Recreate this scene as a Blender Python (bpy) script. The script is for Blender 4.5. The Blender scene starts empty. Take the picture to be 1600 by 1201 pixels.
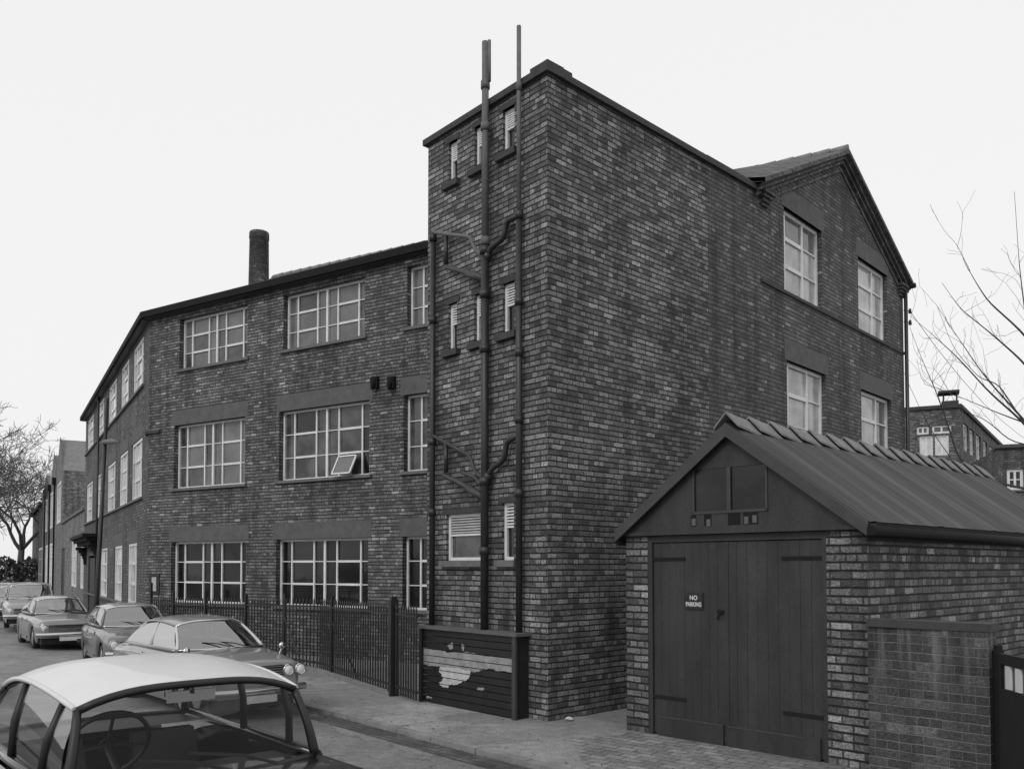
import bpy, bmesh, math, random
from mathutils import Vector, Matrix
R = math.radians
rnd = random.Random(7)
scene = bpy.context.scene
COL = scene.collection

# ------------------------------------------------------------------ camera
EYE = 2.2; F = 1350.0; PITCH = R(2.0); HZ = 885.0
CY = HZ - F*math.tan(PITCH)
cam = bpy.data.cameras.new("camera"); camo = bpy.data.objects.new("camera", cam); COL.objects.link(camo)
camo.location = (0, 0, EYE); camo.rotation_euler = (R(90)+PITCH, 0, 0)
cam.sensor_width = 36; cam.lens = F/1600*36; cam.shift_y = (CY-600.5)/1600
cam.clip_end = 2000; cam.clip_start = .05
scene.camera = camo

# image pixels -> directions (wall positions are worked out from image pixels)
def ray(px, py):
    b = (CY-py)/F; a = (px-800)/F
    return Vector((a, math.cos(PITCH)-math.sin(PITCH)*b, math.sin(PITCH)+math.cos(PITCH)*b))
def at(px, Y): return (px-800)/F*Y
def pt(px, py, Y):
    d = ray(px, py); t = Y/d.y
    return Vector((d.x*t, Y, EYE+d.z*t))

# ------------------------------------------------------------------ materials
MATS = {}
def newmat(name):
    m = bpy.data.materials.new(name); m.use_nodes = True
    nt = m.node_tree; b = nt.nodes["Principled BSDF"]; MATS[name] = m
    return m, nt, b
def g(v): return (v, v, v, 1)
def ramp(nt, stops, interp='LINEAR'):
    r = nt.nodes.new('ShaderNodeValToRGB'); r.color_ramp.interpolation = interp
    e = r.color_ramp.elements
    while len(e) < len(stops): e.new(.5)
    for i, (p, c) in enumerate(stops): e[i].position = p; e[i].color = g(c)
    return r
def mix(nt, a, b, fac, mode='MIX'):
    n = nt.nodes.new('ShaderNodeMix'); n.data_type = 'RGBA'; n.blend_type = mode
    for s, v in ((6, a), (7, b), (0, fac)):
        if isinstance(v, (int, float)): n.inputs[s].default_value = v if s == 0 else g(v)
        else: nt.links.new(v, n.inputs[s])
    return n.outputs[2]
def noise(nt, vec, scale, detail=4, rough=.6, mapping=None):
    n = nt.nodes.new('ShaderNodeTexNoise'); n.inputs['Scale'].default_value = scale
    n.inputs['Detail'].default_value = detail; n.inputs['Roughness'].default_value = rough
    if mapping:
        mp = nt.nodes.new('ShaderNodeMapping'); mp.inputs['Scale'].default_value = mapping
        nt.links.new(vec, mp.inputs[0]); vec = mp.outputs[0]
    nt.links.new(vec, n.inputs['Vector']); return n.outputs['Fac']
def coords(nt, kind='Object'):
    return nt.nodes.new('ShaderNodeTexCoord').outputs[kind]
def bump(nt, b, h, dist=.01, strength=.6):
    n = nt.nodes.new('ShaderNodeBump'); n.inputs['Distance'].default_value = dist
    n.inputs['Strength'].default_value = strength
    nt.links.new(h, n.inputs['Height']); nt.links.new(n.outputs[0], b.inputs['Normal'])

def brick_mat(name, rowh=.08, bw=.23, stops=None, mortar=.02, msize=.009, soft=0., patch=(.72, 1.25), squash=.5, sq=3, streak=True, vjoint=1.1, runs=False):
    m, nt, b = newmat(name); uv = coords(nt, 'UV')
    # slight irregularity of the laying
    nz = nt.nodes.new('ShaderNodeTexNoise'); nz.inputs['Scale'].default_value = 3.0; nt.links.new(uv, nz.inputs['Vector'])
    va = nt.nodes.new('ShaderNodeVectorMath'); va.operation = 'SCALE'; va.inputs['Scale'].default_value = .016
    nt.links.new(nz.outputs['Color'], va.inputs[0])
    vb = nt.nodes.new('ShaderNodeVectorMath'); vb.operation = 'ADD'; nt.links.new(uv, vb.inputs[0]); nt.links.new(va.outputs[0], vb.inputs[1])
    t = nt.nodes.new('ShaderNodeTexBrick'); nt.links.new(vb.outputs[0], t.inputs['Vector'])
    t.inputs['Color1'].default_value = g(0); t.inputs['Color2'].default_value = g(1); t.inputs['Mortar'].default_value = g(.3)
    t.inputs['Scale'].default_value = 1; t.inputs['Brick Width'].default_value = bw; t.inputs['Row Height'].default_value = rowh
    t.inputs['Mortar Size'].default_value = msize; t.inputs['Mortar Smooth'].default_value = .3
    t.offset = .5; t.squash = squash; t.squash_frequency = sq
    r = ramp(nt, stops or [(0, .035), (.5, .062), (.8, .09), (.92, .14), (1, .27)])
    nt.links.new(t.outputs['Color'], r.inputs[0])
    # within-brick mottling
    n1 = noise(nt, uv, 34, 4, .85); r1 = ramp(nt, [(.32, .22), (.5, .95), (.68, 2.1)]); nt.links.new(n1, r1.inputs[0])
    c = mix(nt, r.outputs[0], r1.outputs[0], 1.0, 'MULTIPLY')
    sx = nt.nodes.new('ShaderNodeSeparateXYZ'); nt.links.new(vb.outputs[0], sx.inputs[0])
    def mth(op, a, b_=None, clamp=False):
        n = nt.nodes.new('ShaderNodeMath'); n.operation = op; n.use_clamp = clamp
        for i, v in enumerate((a, b_)):
            if v is None: continue
            if isinstance(v, (int, float)): n.inputs[i].default_value = v
            else: nt.links.new(v, n.inputs[i])
        return n.outputs[0]
    fr_ = mth('FRACT', mth('DIVIDE', sx.outputs[1], rowh)); dist = mth('MINIMUM', fr_, mth('SUBTRACT', 1.0, fr_))
    nj = noise(nt, uv, 9, 3, .6); wdt = mth('MULTIPLY', nj, 2.6*msize/rowh)
    rowm = mth('SUBTRACT', 1.0, mth('DIVIDE', dist, wdt), True); rowm = mth('MULTIPLY', rowm, 1.7, True)
    vj = mth('MULTIPLY', t.outputs['Fac'], mth('MULTIPLY', nj, vjoint), True); jf = mth('MAXIMUM', rowm, vj)
    c = mix(nt, c, mortar, jf)
    if runs:      # pale lime runs below the coping
        nr = noise(nt, uv, 1, 4, .6, (7, .5, 1)); rr_ = ramp(nt, [(.5, 0), (.62, 1)]); nt.links.new(nr, rr_.inputs[0])
        hz = nt.nodes.new('ShaderNodeMapRange'); nt.links.new(sx.outputs[1], hz.inputs[0]); hz.inputs[1].default_value = .75; hz.inputs[2].default_value = 1.6
        c = mix(nt, c, .17, mth('MULTIPLY', mth('MULTIPLY', rr_.outputs[0], hz.outputs[0]), .75))
    if soft: c = mix(nt, c, .07, soft)
    n2 = noise(nt, uv, .55, 5, .65); r2 = ramp(nt, [(.3, patch[0]*1.17), (.7, patch[1]*1.17)]); nt.links.new(n2, r2.inputs[0])
    c = mix(nt, c, r2.outputs[0], 1.0, 'MULTIPLY')
    if streak:
        n3 = noise(nt, uv, 1.0, 4, .6, (2.6, .22, 1)); r3 = ramp(nt, [(.36, .58), (.5, 1.0), (.64, 1.18)]); nt.links.new(n3, r3.inputs[0])
        c = mix(nt, c, r3.outputs[0], 1.0, 'MULTIPLY')
    nt.links.new(c, b.inputs['Base Color']); b.inputs['Roughness'].default_value = .85
    inv = nt.nodes.new('ShaderNodeMath'); inv.operation = 'MULTIPLY_ADD'
    nt.links.new(jf, inv.inputs[0]); inv.inputs[1].default_value = -1; nt.links.new(n1, inv.inputs[2])
    bump(nt, b, inv.outputs[0], .012, .8)
    return m
def plain(name, v, rough=.6, var=.25, scale=8, metal=0, coat=0, bumpd=0, spec=.5, stretch=None, fine=True):
    m, nt, b = newmat(name); oc = coords(nt)
    n = noise(nt, oc, scale, 6, .65, stretch); r = ramp(nt, [(.28, v*(1-var)), (.72, v*(1+var))]); nt.links.new(n, r.inputs[0])
    c = r.outputs[0]
    if fine:
        n2 = noise(nt, oc, scale*14, 2, .7); r2 = ramp(nt, [(.3, 1-.5*var), (.7, 1+.5*var)]); nt.links.new(n2, r2.inputs[0])
        c = mix(nt, c, r2.outputs[0], 1.0, 'MULTIPLY')
    nt.links.new(c, b.inputs['Base Color']); b.inputs['Roughness'].default_value = rough
    b.inputs['Metallic'].default_value = metal; b.inputs['Coat Weight'].default_value = coat; b.inputs['Coat Roughness'].default_value = .04
    b.inputs['Specular IOR Level'].default_value = spec
    if bumpd: bump(nt, b, n, bumpd, .7)
    return m
def carglass(name, refl, tint=.75):
    m, nt, b = newmat(name); out = nt.nodes['Material Output']; nt.nodes.remove(b)
    tr = nt.nodes.new('ShaderNodeBsdfTransparent'); tr.inputs[0].default_value = g(tint)
    gl = nt.nodes.new('ShaderNodeBsdfGlossy'); gl.inputs['Roughness'].default_value = .03; gl.inputs[0].default_value = g(.9)
    lw = nt.nodes.new('ShaderNodeLayerWeight'); lw.inputs['Blend'].default_value = .25
    mr = nt.nodes.new('ShaderNodeMapRange'); mr.inputs['To Min'].default_value = refl; mr.inputs['To Max'].default_value = .62 if refl > .1 else .3
    nt.links.new(lw.outputs['Fresnel'], mr.inputs[0])
    ms = nt.nodes.new('ShaderNodeMixShader'); nt.links.new(mr.outputs[0], ms.inputs[0])
    nt.links.new(tr.outputs[0], ms.inputs[1]); nt.links.new(gl.outputs[0], ms.inputs[2]); nt.links.new(ms.outputs[0], out.inputs[0])
    return m

brick_mat('brick_tower', .083, .235, stops=[(0, .045), (.3, .09), (.7, .15), (.92, .19), (1, .25)], mortar=.007, msize=.011, sq=3, patch=(.6, 1.4))
brick_mat('brick_main', .083, .235, stops=[(0, .055), (.3, .095), (.7, .125), (.95, .18), (1, .28)], mortar=.012, msize=.012, soft=.0)
brick_mat('brick_soft', .083, .235, stops=[(0, .055), (.4, .08), (.8, .105), (.95, .15), (1, .22)], mortar=.022, msize=.011, soft=.1)
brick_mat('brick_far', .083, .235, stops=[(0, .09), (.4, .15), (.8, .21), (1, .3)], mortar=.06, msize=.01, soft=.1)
brick_mat('brick_garage', .094, .25, stops=[(0, .04), (.4, .085), (.75, .13), (.92, .18), (1, .27)], mortar=.006, msize=.013, patch=(.6, 1.3), streak=True)
brick_mat('brick_low', .094, .25, stops=[(0, .03), (.5, .04), (.85, .055), (1, .09)], mortar=.12, msize=.006, patch=(.6, 1.5), runs=True)
plain('concrete', .095, .85, .22, 5, bumpd=.006)
plain('stone_sill', .12, .8, .25, 6, bumpd=.004)
plain('coping', .04, .8, .3, 5)
plain('white_paint', .68, .45, .12, 5)
plain('cream_paint', .42, .5, .2, 6)
plain('dark_iron', .014, .45, .3, 9)
plain('pipe_dark', .022, .45, .35, 6, bumpd=.002)
plain('pipe_pale', .115, .75, .3, 6)
plain('gutter_black', .007, 1.0, .3, 6)
plain('door_paint', .025, .6, .5, 3, stretch=(1, 1, .25), bumpd=.003)
plain('board_grey', .04, .55, .25, 5)
plain('plank_dark', .012, .5, .4, 4, bumpd=.003)
plain('paper', .25, .8, .4, 7, bumpd=.003)
plain('paper_pale', .42, .8, .3, 9, bumpd=.003)
plain('slate', .05, .6, .3, 5, bumpd=.006)
plain('slate_pale', .17, .7, .3, 4, bumpd=.004)
plain('ridge_clay', .17, .75, .3, 6, bumpd=.004)
plain('bark', .05, .85, .3, 6, bumpd=.01)
plain('bark_far', .09, .9, .3, 6)
plain('rubber', .012, .7, .3, 10)
plain('chrome', .6, .12, .05, 5, metal=1, fine=False)
plain('trim_black', .012, .5, .2, 8)
plain('seat_vinyl', .018, .5, .2, 6)
plain('dash_grey', .16, .5, .2, 6)
plain('lamp_glass', .75, .12, .1, 30, coat=1)
plain('plate_white', .6, .4, .08, 5)
plain('sign_black', .012, .4, .2, 8)
plain('letter_white', .62, .5, .1, 8)
plain('litter', .6, .7, .2, 9)
plain('kerb_stone', .2, .8, .3, 3, bumpd=.01)
plain('earth_dark', .04, .9, .4, 5)
plain('hedge', .08, .9, .4, 4)
plain('render_wall', .16, .85, .25, 2)
plain('curtain', .3, .9, .2, 4)
for nm, v in (('paint_black', .008), ('paint_white', .68), ('paint_grey', .2), ('paint_dark', .03), ('paint_mid', .11), ('paint_light', .3), ('paint_pale', .5)):
    plain(nm, v, .3, .06, 2, coat=.8, fine=False, spec=.6)
plain('roof_white', .6, .4, .06, 2, coat=.25, fine=False)
carglass('glass_clear', .012, .85); carglass('glass_bright', .3, .6)
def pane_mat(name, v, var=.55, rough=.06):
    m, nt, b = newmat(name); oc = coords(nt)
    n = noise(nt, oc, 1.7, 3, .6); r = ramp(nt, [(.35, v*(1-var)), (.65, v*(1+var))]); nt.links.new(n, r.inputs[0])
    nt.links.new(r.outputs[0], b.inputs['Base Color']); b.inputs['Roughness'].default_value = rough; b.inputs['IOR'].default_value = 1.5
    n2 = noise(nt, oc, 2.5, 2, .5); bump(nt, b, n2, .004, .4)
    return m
pane_mat('pane_dark', .012); pane_mat('pane_mid', .07); pane_mat('pane_grey', .14, .2); pane_mat('pane_light', .4, .25); pane_mat('pane_bright', .6, .2)  # the two palest carry sky reflection in their base colour
pane_mat('pane_dusty', .012, .8, .3)

# roofing felt sheet with faint ribs and streaks down the slope (uv: u along ridge, v down slope)
m, nt, b = newmat('felt_roof'); uv = coords(nt, 'UV')
n = noise(nt, uv, 1, 5, .6, (3.2, .25, 1)); r = ramp(nt, [(.35, .022), (.5, .042), (.65, .085)]); nt.links.new(n, r.inputs[0])
n2 = noise(nt, uv, 60, 3, .8); r2 = ramp(nt, [(.3, .7), (.7, 1.3)]); nt.links.new(n2, r2.inputs[0])
nt.links.new(mix(nt, r.outputs[0], r2.outputs[0], 1, 'MULTIPLY'), b.inputs['Base Color']); b.inputs['Roughness'].default_value = .8
bump(nt, b, n2, .003, .6)
# tile roof
m, nt, b = newmat('tile_roof'); uv = coords(nt, 'UV')
t = nt.nodes.new('ShaderNodeTexBrick'); nt.links.new(uv, t.inputs['Vector']); t.inputs['Scale'].default_value = 1
t.inputs['Brick Width'].default_value = .28; t.inputs['Row Height'].default_value = .22; t.inputs['Mortar Size'].default_value = .012
t.inputs['Color1'].default_value = g(.05); t.inputs['Color2'].default_value = g(.11); t.inputs['Mortar'].default_value = g(.015)
nt.links.new(t.outputs['Color'], b.inputs['Base Color']); b.inputs['Roughness'].default_value = .75; bump(nt, b, t.outputs['Color'], .02, .8)

def ground_mat(name, v, var, setts=None, big=.5, damp=.0, cracks=0):
    m, nt, b = newmat(name); oc = coords(nt)
    n = noise(nt, oc, big, 6, .65); r = ramp(nt, [(.3, v*(1-var)), (.7, v*(1+var))]); nt.links.new(n, r.inputs[0])
    n2 = noise(nt, oc, 45, 4, .85); r2 = ramp(nt, [(.3, .4), (.7, 1.75)]); nt.links.new(n2, r2.inputs[0])
    c = mix(nt, r.outputs[0], r2.outputs[0], 1, 'MULTIPLY'); h = n2
    if cracks:
        nv = nt.nodes.new('ShaderNodeTexNoise'); nv.inputs['Scale'].default_value = 2.2; nv.inputs['Detail'].default_value = 5; nt.links.new(oc, nv.inputs['Vector'])
        sc = nt.nodes.new('ShaderNodeVectorMath'); sc.operation = 'SCALE'; sc.inputs['Scale'].default_value = .5; nt.links.new(nv.outputs['Color'], sc.inputs[0])
        ad = nt.nodes.new('ShaderNodeVectorMath'); nt.links.new(oc, ad.inputs[0]); nt.links.new(sc.outputs[0], ad.inputs[1])
        for ft, rp_ in (('DISTANCE_TO_EDGE', [(0, .6), (.007, 1)]), ('F1', None)):
            vo = nt.nodes.new('ShaderNodeTexVoronoi'); vo.feature = ft; vo.inputs['Scale'].default_value = cracks; nt.links.new(ad.outputs[0], vo.inputs['Vector'])
            if rp_: q_ = ramp(nt, rp_); nt.links.new(vo.outputs['Distance'], q_.inputs[0])
            else:
                q_ = ramp(nt, [(0, .8), (1, 1.2)]); nt.links.new(vo.outputs['Color'], q_.inputs[0])
            c = mix(nt, c, q_.outputs[0], 1, 'MULTIPLY')
    n4 = noise(nt, oc, 7, 4, .7); r4 = ramp(nt, [(.3, .75), (.7, 1.2)]); nt.links.new(n4, r4.inputs[0]); c = mix(nt, c, r4.outputs[0], 1, 'MULTIPLY')
    if setts:
        mp = nt.nodes.new('ShaderNodeMapping'); mp.inputs['Rotation'].default_value = (0, 0, setts[2]); nt.links.new(oc, mp.inputs[0])
        nv = nt.nodes.new('ShaderNodeTexNoise'); nv.inputs['Scale'].default_value = 4; nt.links.new(oc, nv.inputs['Vector'])
        sc = nt.nodes.new('ShaderNodeVectorMath'); sc.operation = 'SCALE'; sc.inputs['Scale'].default_value = .06; nt.links.new(nv.outputs['Color'], sc.inputs[0])
        ad = nt.nodes.new('ShaderNodeVectorMath'); nt.links.new(mp.outputs[0], ad.inputs[0]); nt.links.new(sc.outputs[0], ad.inputs[1])
        t = nt.nodes.new('ShaderNodeTexBrick'); nt.links.new(ad.outputs[0], t.inputs['Vector']); t.inputs['Scale'].default_value = 1
        t.inputs['Brick Width'].default_value = setts[0]; t.inputs['Row Height'].default_value = setts[1]; t.inputs['Mortar Size'].default_value = setts[3]
        t.inputs['Mortar Smooth'].default_value = .6
        t.inputs['Color1'].default_value = g(.8); t.inputs['Color2'].default_value = g(1.25); t.inputs['Mortar'].default_value = g(.5)
        c = mix(nt, c, t.outputs['Color'], 1, 'MULTIPLY')
        ma = nt.nodes.new('ShaderNodeMath'); ma.operation = 'MULTIPLY_ADD'; nt.links.new(t.outputs['Fac'], ma.inputs[0]); ma.inputs[1].default_value = -1.5; nt.links.new(n2, ma.inputs[2]); h = ma.outputs[0]
    nt.links.new(c, b.inputs['Base Color'])
    rr = ramp(nt, [(.35, .85-damp), (.6, .85)]); n3 = noise(nt, oc, .8, 3, .6, (1, 1, 1)); nt.links.new(n3, rr.inputs[0]); nt.links.new(rr.outputs[0], b.inputs['Roughness'])
    bump(nt, b, h, .012, .8)
ground_mat('asphalt', .19, .38, damp=.35, cracks=.45)
ground_mat('pavement_tar', .25, .25, big=.9, damp=.2, cracks=.7)
ground_mat('pavement_setts', .21, .3, (.26, .15, R(42), .012), big=1.2)
ground_mat('gutter_setts', .075, .4, (.3, .13, R(43.8), .012), big=2, damp=.45)
ground_mat('yard', .2, .3)
ground_mat('earth', .09, .35, big=.15)

# ------------------------------------------------------------------ mesh builder
class MB:
    def __init__(s): s.v = []; s.f = []; s.uv = []; s.mi = []; s.sm = []
    def face(s, pts, uv=None, m=0, smooth=False):
        n = len(s.v); s.v += [tuple(p) for p in pts]; s.f.append(tuple(range(n, n+len(pts))))
        s.uv += list(uv) if uv else [(p[0], p[2] if len(p) > 2 else p[1]) for p in pts]; s.mi.append(m); s.sm.append(smooth)
    def hexa(s, c, m=0):      # 8 corners: bottom 4 ccw, top 4
        for q in ((3, 2, 1, 0), (4, 5, 6, 7), (0, 1, 5, 4), (1, 2, 6, 5), (2, 3, 7, 6), (3, 0, 4, 7)):
            p = [Vector(c[i]) for i in q]
            du = (p[1]-p[0]).length; dv = (p[3]-p[0]).length
            s.face(p, [(0, 0), (du, 0), (du, dv), (0, dv)], m)
    def box(s, x0, x1, y0, y1, z0, z1, m=0):
        s.hexa([(x0, y0, z0), (x1, y0, z0), (x1, y1, z0), (x0, y1, z0), (x0, y0, z1), (x1, y0, z1), (x1, y1, z1), (x0, y1, z1)], m)
    def grid(s, P, m=0, smooth=True, skip=None):
        nr = len(P); nc = len(P[0]); base = len(s.v)
        for row in P:
            for p in row: s.v.append(tuple(p))
        for i in range(nr-1):
            for j in range(nc-1):
                if skip and skip(i, j): continue
                q = (base+i*nc+j, base+i*nc+j+1, base+(i+1)*nc+j+1, base+(i+1)*nc+j)
                s.f.append(q); s.mi.append(m); s.sm.append(smooth)
                s.uv += [(i*.1, j*.1), (i*.1, j*.1+.1), (i*.1+.1, j*.1+.1), (i*.1+.1, j*.1)]
    def tube(s, pts, r, sides=8, m=0, cap=True):
        pts = [Vector(p) for p in pts]; n = len(pts)
        rr = r if isinstance(r, (list, tuple)) else [r]*n
        base = len(s.v); up = None
        for i, p in enumerate(pts):
            a = pts[max(i-1, 0)]; c = pts[min(i+1, n-1)]; d = (c-a).normalized()
            if up is None: up = Vector((0, 0, 1)) if abs(d.z) < .9 else Vector((1, 0, 0))
            x = d.cross(up).normalized(); y = x.cross(d).normalized(); up = y
            for k in range(sides):
                t = 2*math.pi*k/sides; s.v.append(tuple(p+(x*math.cos(t)+y*math.sin(t))*rr[i]))
        for i in range(n-1):
            for k in range(sides):
                k2 = (k+1) % sides
                s.f.append((base+i*sides+k, base+i*sides+k2, base+(i+1)*sides+k2, base+(i+1)*sides+k)); s.mi.append(m); s.sm.append(sides > 5)
                s.uv += [(k*.05, i*.1)]*4
        if cap:
            for st in (0, (n-1)*sides):
                q = tuple(base+st+k for k in range(sides)); s.f.append(q if st else q[::-1]); s.mi.append(m); s.sm.append(False); s.uv += [(0, 0)]*sides
    def disc(s, c, nrm, rad, sides=16, dome=0, m=0):
        c = Vector(c); nrm = Vector(nrm).normalized(); up = Vector((0, 0, 1)) if abs(nrm.z) < .9 else Vector((1, 0, 0))
        x = nrm.cross(up).normalized(); y = x.cross(nrm)
        rows = []
        for q in range(5):
            a = q/4*math.pi/2
            rows.append([c+nrm*(dome*math.sin(a))+(x*math.cos(2*math.pi*k/sides)+y*math.sin(2*math.pi*k/sides))*(rad*math.cos(a)) for k in range(sides+1)])
        s.grid(rows, m)
    def ring(s, c, nrm, rad, tr, n=20, m=0):
        c = Vector(c); nrm = Vector(nrm).normalized(); up = Vector((0, 0, 1)) if abs(nrm.z) < .9 else Vector((1, 0, 0))
        x = nrm.cross(up).normalized(); y = x.cross(nrm)
        s.tube([c+(x*math.cos(2*math.pi*k/n)+y*math.sin(2*math.pi*k/n))*rad for k in range(n+1)], tr, 6, m, cap=False)
    def build(s, name, mats, parent=None, local=False, bevel=0):
        me = bpy.data.meshes.new(name); me.from_pydata(s.v, [], s.f)
        if isinstance(mats, str): mats = [mats]
        for x in mats: me.materials.append(MATS[x])
        uvl = me.uv_layers.new(name='uv')
        k = 0
        for p in me.polygons:
            p.material_index = s.mi[p.index]; p.use_smooth = s.sm[p.index]
            for li in p.loop_indices: uvl.data[li].uv = s.uv[k]; k += 1
        me.validate()
        o = bpy.data.objects.new(name, me); COL.objects.link(o)
        if parent:
            o.parent = parent
            if not local:
                if parent.type == 'EMPTY': o.matrix_parent_inverse = parent.matrix_basis.inverted()
        if bevel:
            bm = o.modifiers.new('b', 'BEVEL'); bm.width = bevel; bm.segments = 2; bm.limit_method = 'ANGLE'; bm.angle_limit = R(40)
        return o
def thing(name, label, cat, loc=(0, 0, 0), rz=0, group=None):
    o = bpy.data.objects.new(name, None); o.empty_display_size = .3; COL.objects.link(o)
    o.location = loc; o.rotation_euler = (0, 0, rz); o['label'] = label; o['category'] = cat
    if group: o['group'] = group
    return o
def tag(o, label, cat, group=None):
    o['label'] = label; o['category'] = cat
    if group: o['group'] = group
    return o
def struct(o): o['kind'] = 'structure'; return o

class Wall:
    """vertical plane: u metres along d from p0, z up, o metres outward"""
    def __init__(s, p0, p1, out):
        s.p0 = Vector((p0[0], p0[1])); s.p1 = Vector((p1[0], p1[1])); s.L = (s.p1-s.p0).length; s.d = (s.p1-s.p0).normalized()
        n = Vector((s.d.y, -s.d.x)); s.n = n if n.dot(Vector(out)) > 0 else -n
        s.off = rnd.random()*3
    def P(s, u, z, o=0):
        q = s.p0+s.d*u+s.n*o; return Vector((q.x, q.y, z))
    def uz(s, px, py):
        d = ray(px, py); t = (s.n.x*s.p0.x+s.n.y*s.p0.y)/(s.n.x*d.x+s.n.y*d.y)
        q = Vector((d.x*t, d.y*t)); return (q-s.p0).dot(s.d), EYE+d.z*t
    def u(s, px): return s.uz(px, HZ)[0]
    def quad(s, mb, u0, u1, z0, z1, o=0, m=0):
        mb.face([s.P(u0, z0, o), s.P(u1, z0, o), s.P(u1, z1, o), s.P(u0, z1, o)], [(u0+s.off, z0), (u1+s.off, z0), (u1+s.off, z1), (u0+s.off, z1)], m)
    def box(s, mb, u0, u1, z0, z1, o0, o1, m=0):
        mb.hexa([s.P(u0, z0, o1), s.P(u1, z0, o1), s.P(u1, z0, o0), s.P(u0, z0, o0), s.P(u0, z1, o1), s.P(u1, z1, o1), s.P(u1, z1, o0), s.P(u0, z1, o0)], m)
    def holes(s, mb, z0, z1, ops, reveal=.14, m=0, u0=0, u1=None):
        u1 = s.L if u1 is None else u1
        us = sorted({u0, u1}|{x for o in ops for x in o[:2] if u0 < x < u1}); zs = sorted({z0, z1}|{x for o in ops for x in o[2:4]})
        for a, b in zip(us, us[1:]):
            for c, e in zip(zs, zs[1:]):
                mu, mz = (a+b)/2, (c+e)/2
                if any(o[0] < mu < o[1] and o[2] < mz < o[3] for o in ops): continue
                s.quad(mb, a, b, c, e, 0, m)
        for o in ops:
            a, b, c, e = o[:4]
            for (q, uvs) in (((s.P(a, c, 0), s.P(a, e, 0), s.P(a, e, -reveal), s.P(a, c, -reveal)), ((0, c), (0, e), (reveal, e), (reveal, c))),
                             ((s.P(b, c, 0), s.P(b, e, 0), s.P(b, e, -reveal), s.P(b, c, -reveal)), ((0, c), (0, e), (reveal, e), (reveal, c))),
                             ((s.P(a, e, 0), s.P(b, e, 0), s.P(b, e, -reveal), s.P(a, e, -reveal)), ((a, 0), (b, 0), (b, reveal), (a, reveal))),
                             ((s.P(a, c, 0), s.P(b, c, 0), s.P(b, c, -reveal), s.P(a, c, -reveal)), ((a, 0), (b, 0), (b, reveal), (a, reveal)))):
                mb.face(q, uvs, m)

def window(bld, w, u0, u1, z0, z1, cols, thick, rows=(1/3, 2/3), fr=.045, bar=.022, rev=.14, sill=True, lintel=0, pmats=('pane_mid',), paint='white_paint', deep=(), missing=(), sill_h=.07, opened=None, name='window'):
    """cols: list of fractional column lines; thick: indices of column lines that are the heavy mullions; deep: column spans that are casements with heavy bars"""
    f = MB(); o1 = -rev+.05; o0 = -rev-.02; W_ = u1-u0; H_ = z1-z0
    w.box(f, u0, u0+fr, z0, z1, o0, o1); w.box(f, u1-fr, u1, z0, z1, o0, o1)
    w.box(f, u0+fr, u1-fr, z0, z0+fr, o0, o1); w.box(f, u0+fr, u1-fr, z1-fr, z1, o0, o1)
    C = [0]+list(cols)+[1]
    for i, c in enumerate(cols):
        t = fr*.62 if i in thick else bar*.75
        w.box(f, u0+c*W_-t, u0+c*W_+t, z0+fr, z1-fr, o0+.004, o1-.004 if i in thick else o1-.012)
    for j in range(len(C)-1):
        a, b_ = u0+C[j]*W_, u0+C[j+1]*W_
        for r_ in rows:
            t = bar*.9 if j in deep else bar*.35
            zc = z0+r_*H_
            w.box(f, a+bar*.8, b_-bar*.8, zc-t, zc+t, o0+.008, o1-.016 if j in deep else o1-.02)
    win = f.build(name, paint, bld)
    p = MB(); Z = [0]+list(rows)+[1]; mats = list(dict.fromkeys(pmats))
    for j in range(len(C)-1):
        for k in range(len(Z)-1):
            a, b_ = u0+C[j]*W_, u0+C[j+1]*W_; c, e = z0+Z[k]*H_, z0+Z[k+1]*H_
            if opened and (j, k) in opened: mi = 0; mname = 'pane_dark'; mats_ = mats
            mi = mats.index(rnd.choice(pmats))
            j1, j2, j3 = [(rnd.random()-.5)*.008 for _ in range(3)]; ob = -rev+.0
            p.face([w.P(a, c, ob+j1), w.P(b_, c, ob+j2), w.P(b_, e, ob+j3), w.P(a, e, ob+j1+j3-j2)], None, mi)
    p.build('pane', mats, win)
    if sill:
        s_ = MB(); w.box(s_, u0-.09, u1+.09, z0-sill_h, z0, -rev+.05, .07); s_.build('sill', 'stone_sill', win)
    if lintel:
        l_ = MB(); w.box(l_, u0-.1, u1+.1, z1, z1+lintel, -.06, .006); l_.build('lintel', 'concrete', win)
    return win
# ------------------------------------------------------------------ world and light
w = bpy.data.worlds.new("World"); scene.world = w; w.use_nodes = True; nt = w.node_tree
bgn = nt.nodes['Background']; sky = nt.nodes.new('ShaderNodeTexSky'); sky.sky_type = 'NISHITA'; sky.sun_disc = False
SE, SR = R(38), R(-150)
sky.sun_elevation = SE; sky.sun_rotation = SR; sky.dust_density = 5; sky.air_density = 2
bw = nt.nodes.new('ShaderNodeRGBToBW'); nt.links.new(sky.outputs[0], bw.inputs[0])
mx = nt.nodes.new('ShaderNodeMix'); mx.data_type = 'RGBA'; mx.inputs[0].default_value = .88; nt.links.new(bw.outputs[0], mx.inputs[6]); mx.inputs[7].default_value = g(9.75)
nt.links.new(mx.outputs[2], bgn.inputs[0]); bgn.inputs[1].default_value = .1
sl = bpy.data.lights.new('sun', 'SUN'); so = bpy.data.objects.new('sun', sl); COL.objects.link(so)
sl.energy = .9; sl.angle = R(14); sl.color = (1, 1, 1)
sd = Vector((math.sin(SR)*math.cos(SE), math.cos(SR)*math.cos(SE), math.sin(SE)))   # towards the sun: behind-left of the viewpoint
so.rotation_euler = sd.to_track_quat('Z', 'Y').to_euler(); so.location = (-20, -20, 30)
scene.view_settings.view_transform = 'Standard'; scene.view_settings.look = 'None'; scene.view_settings.exposure = 0; scene.view_settings.gamma = 1

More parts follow.
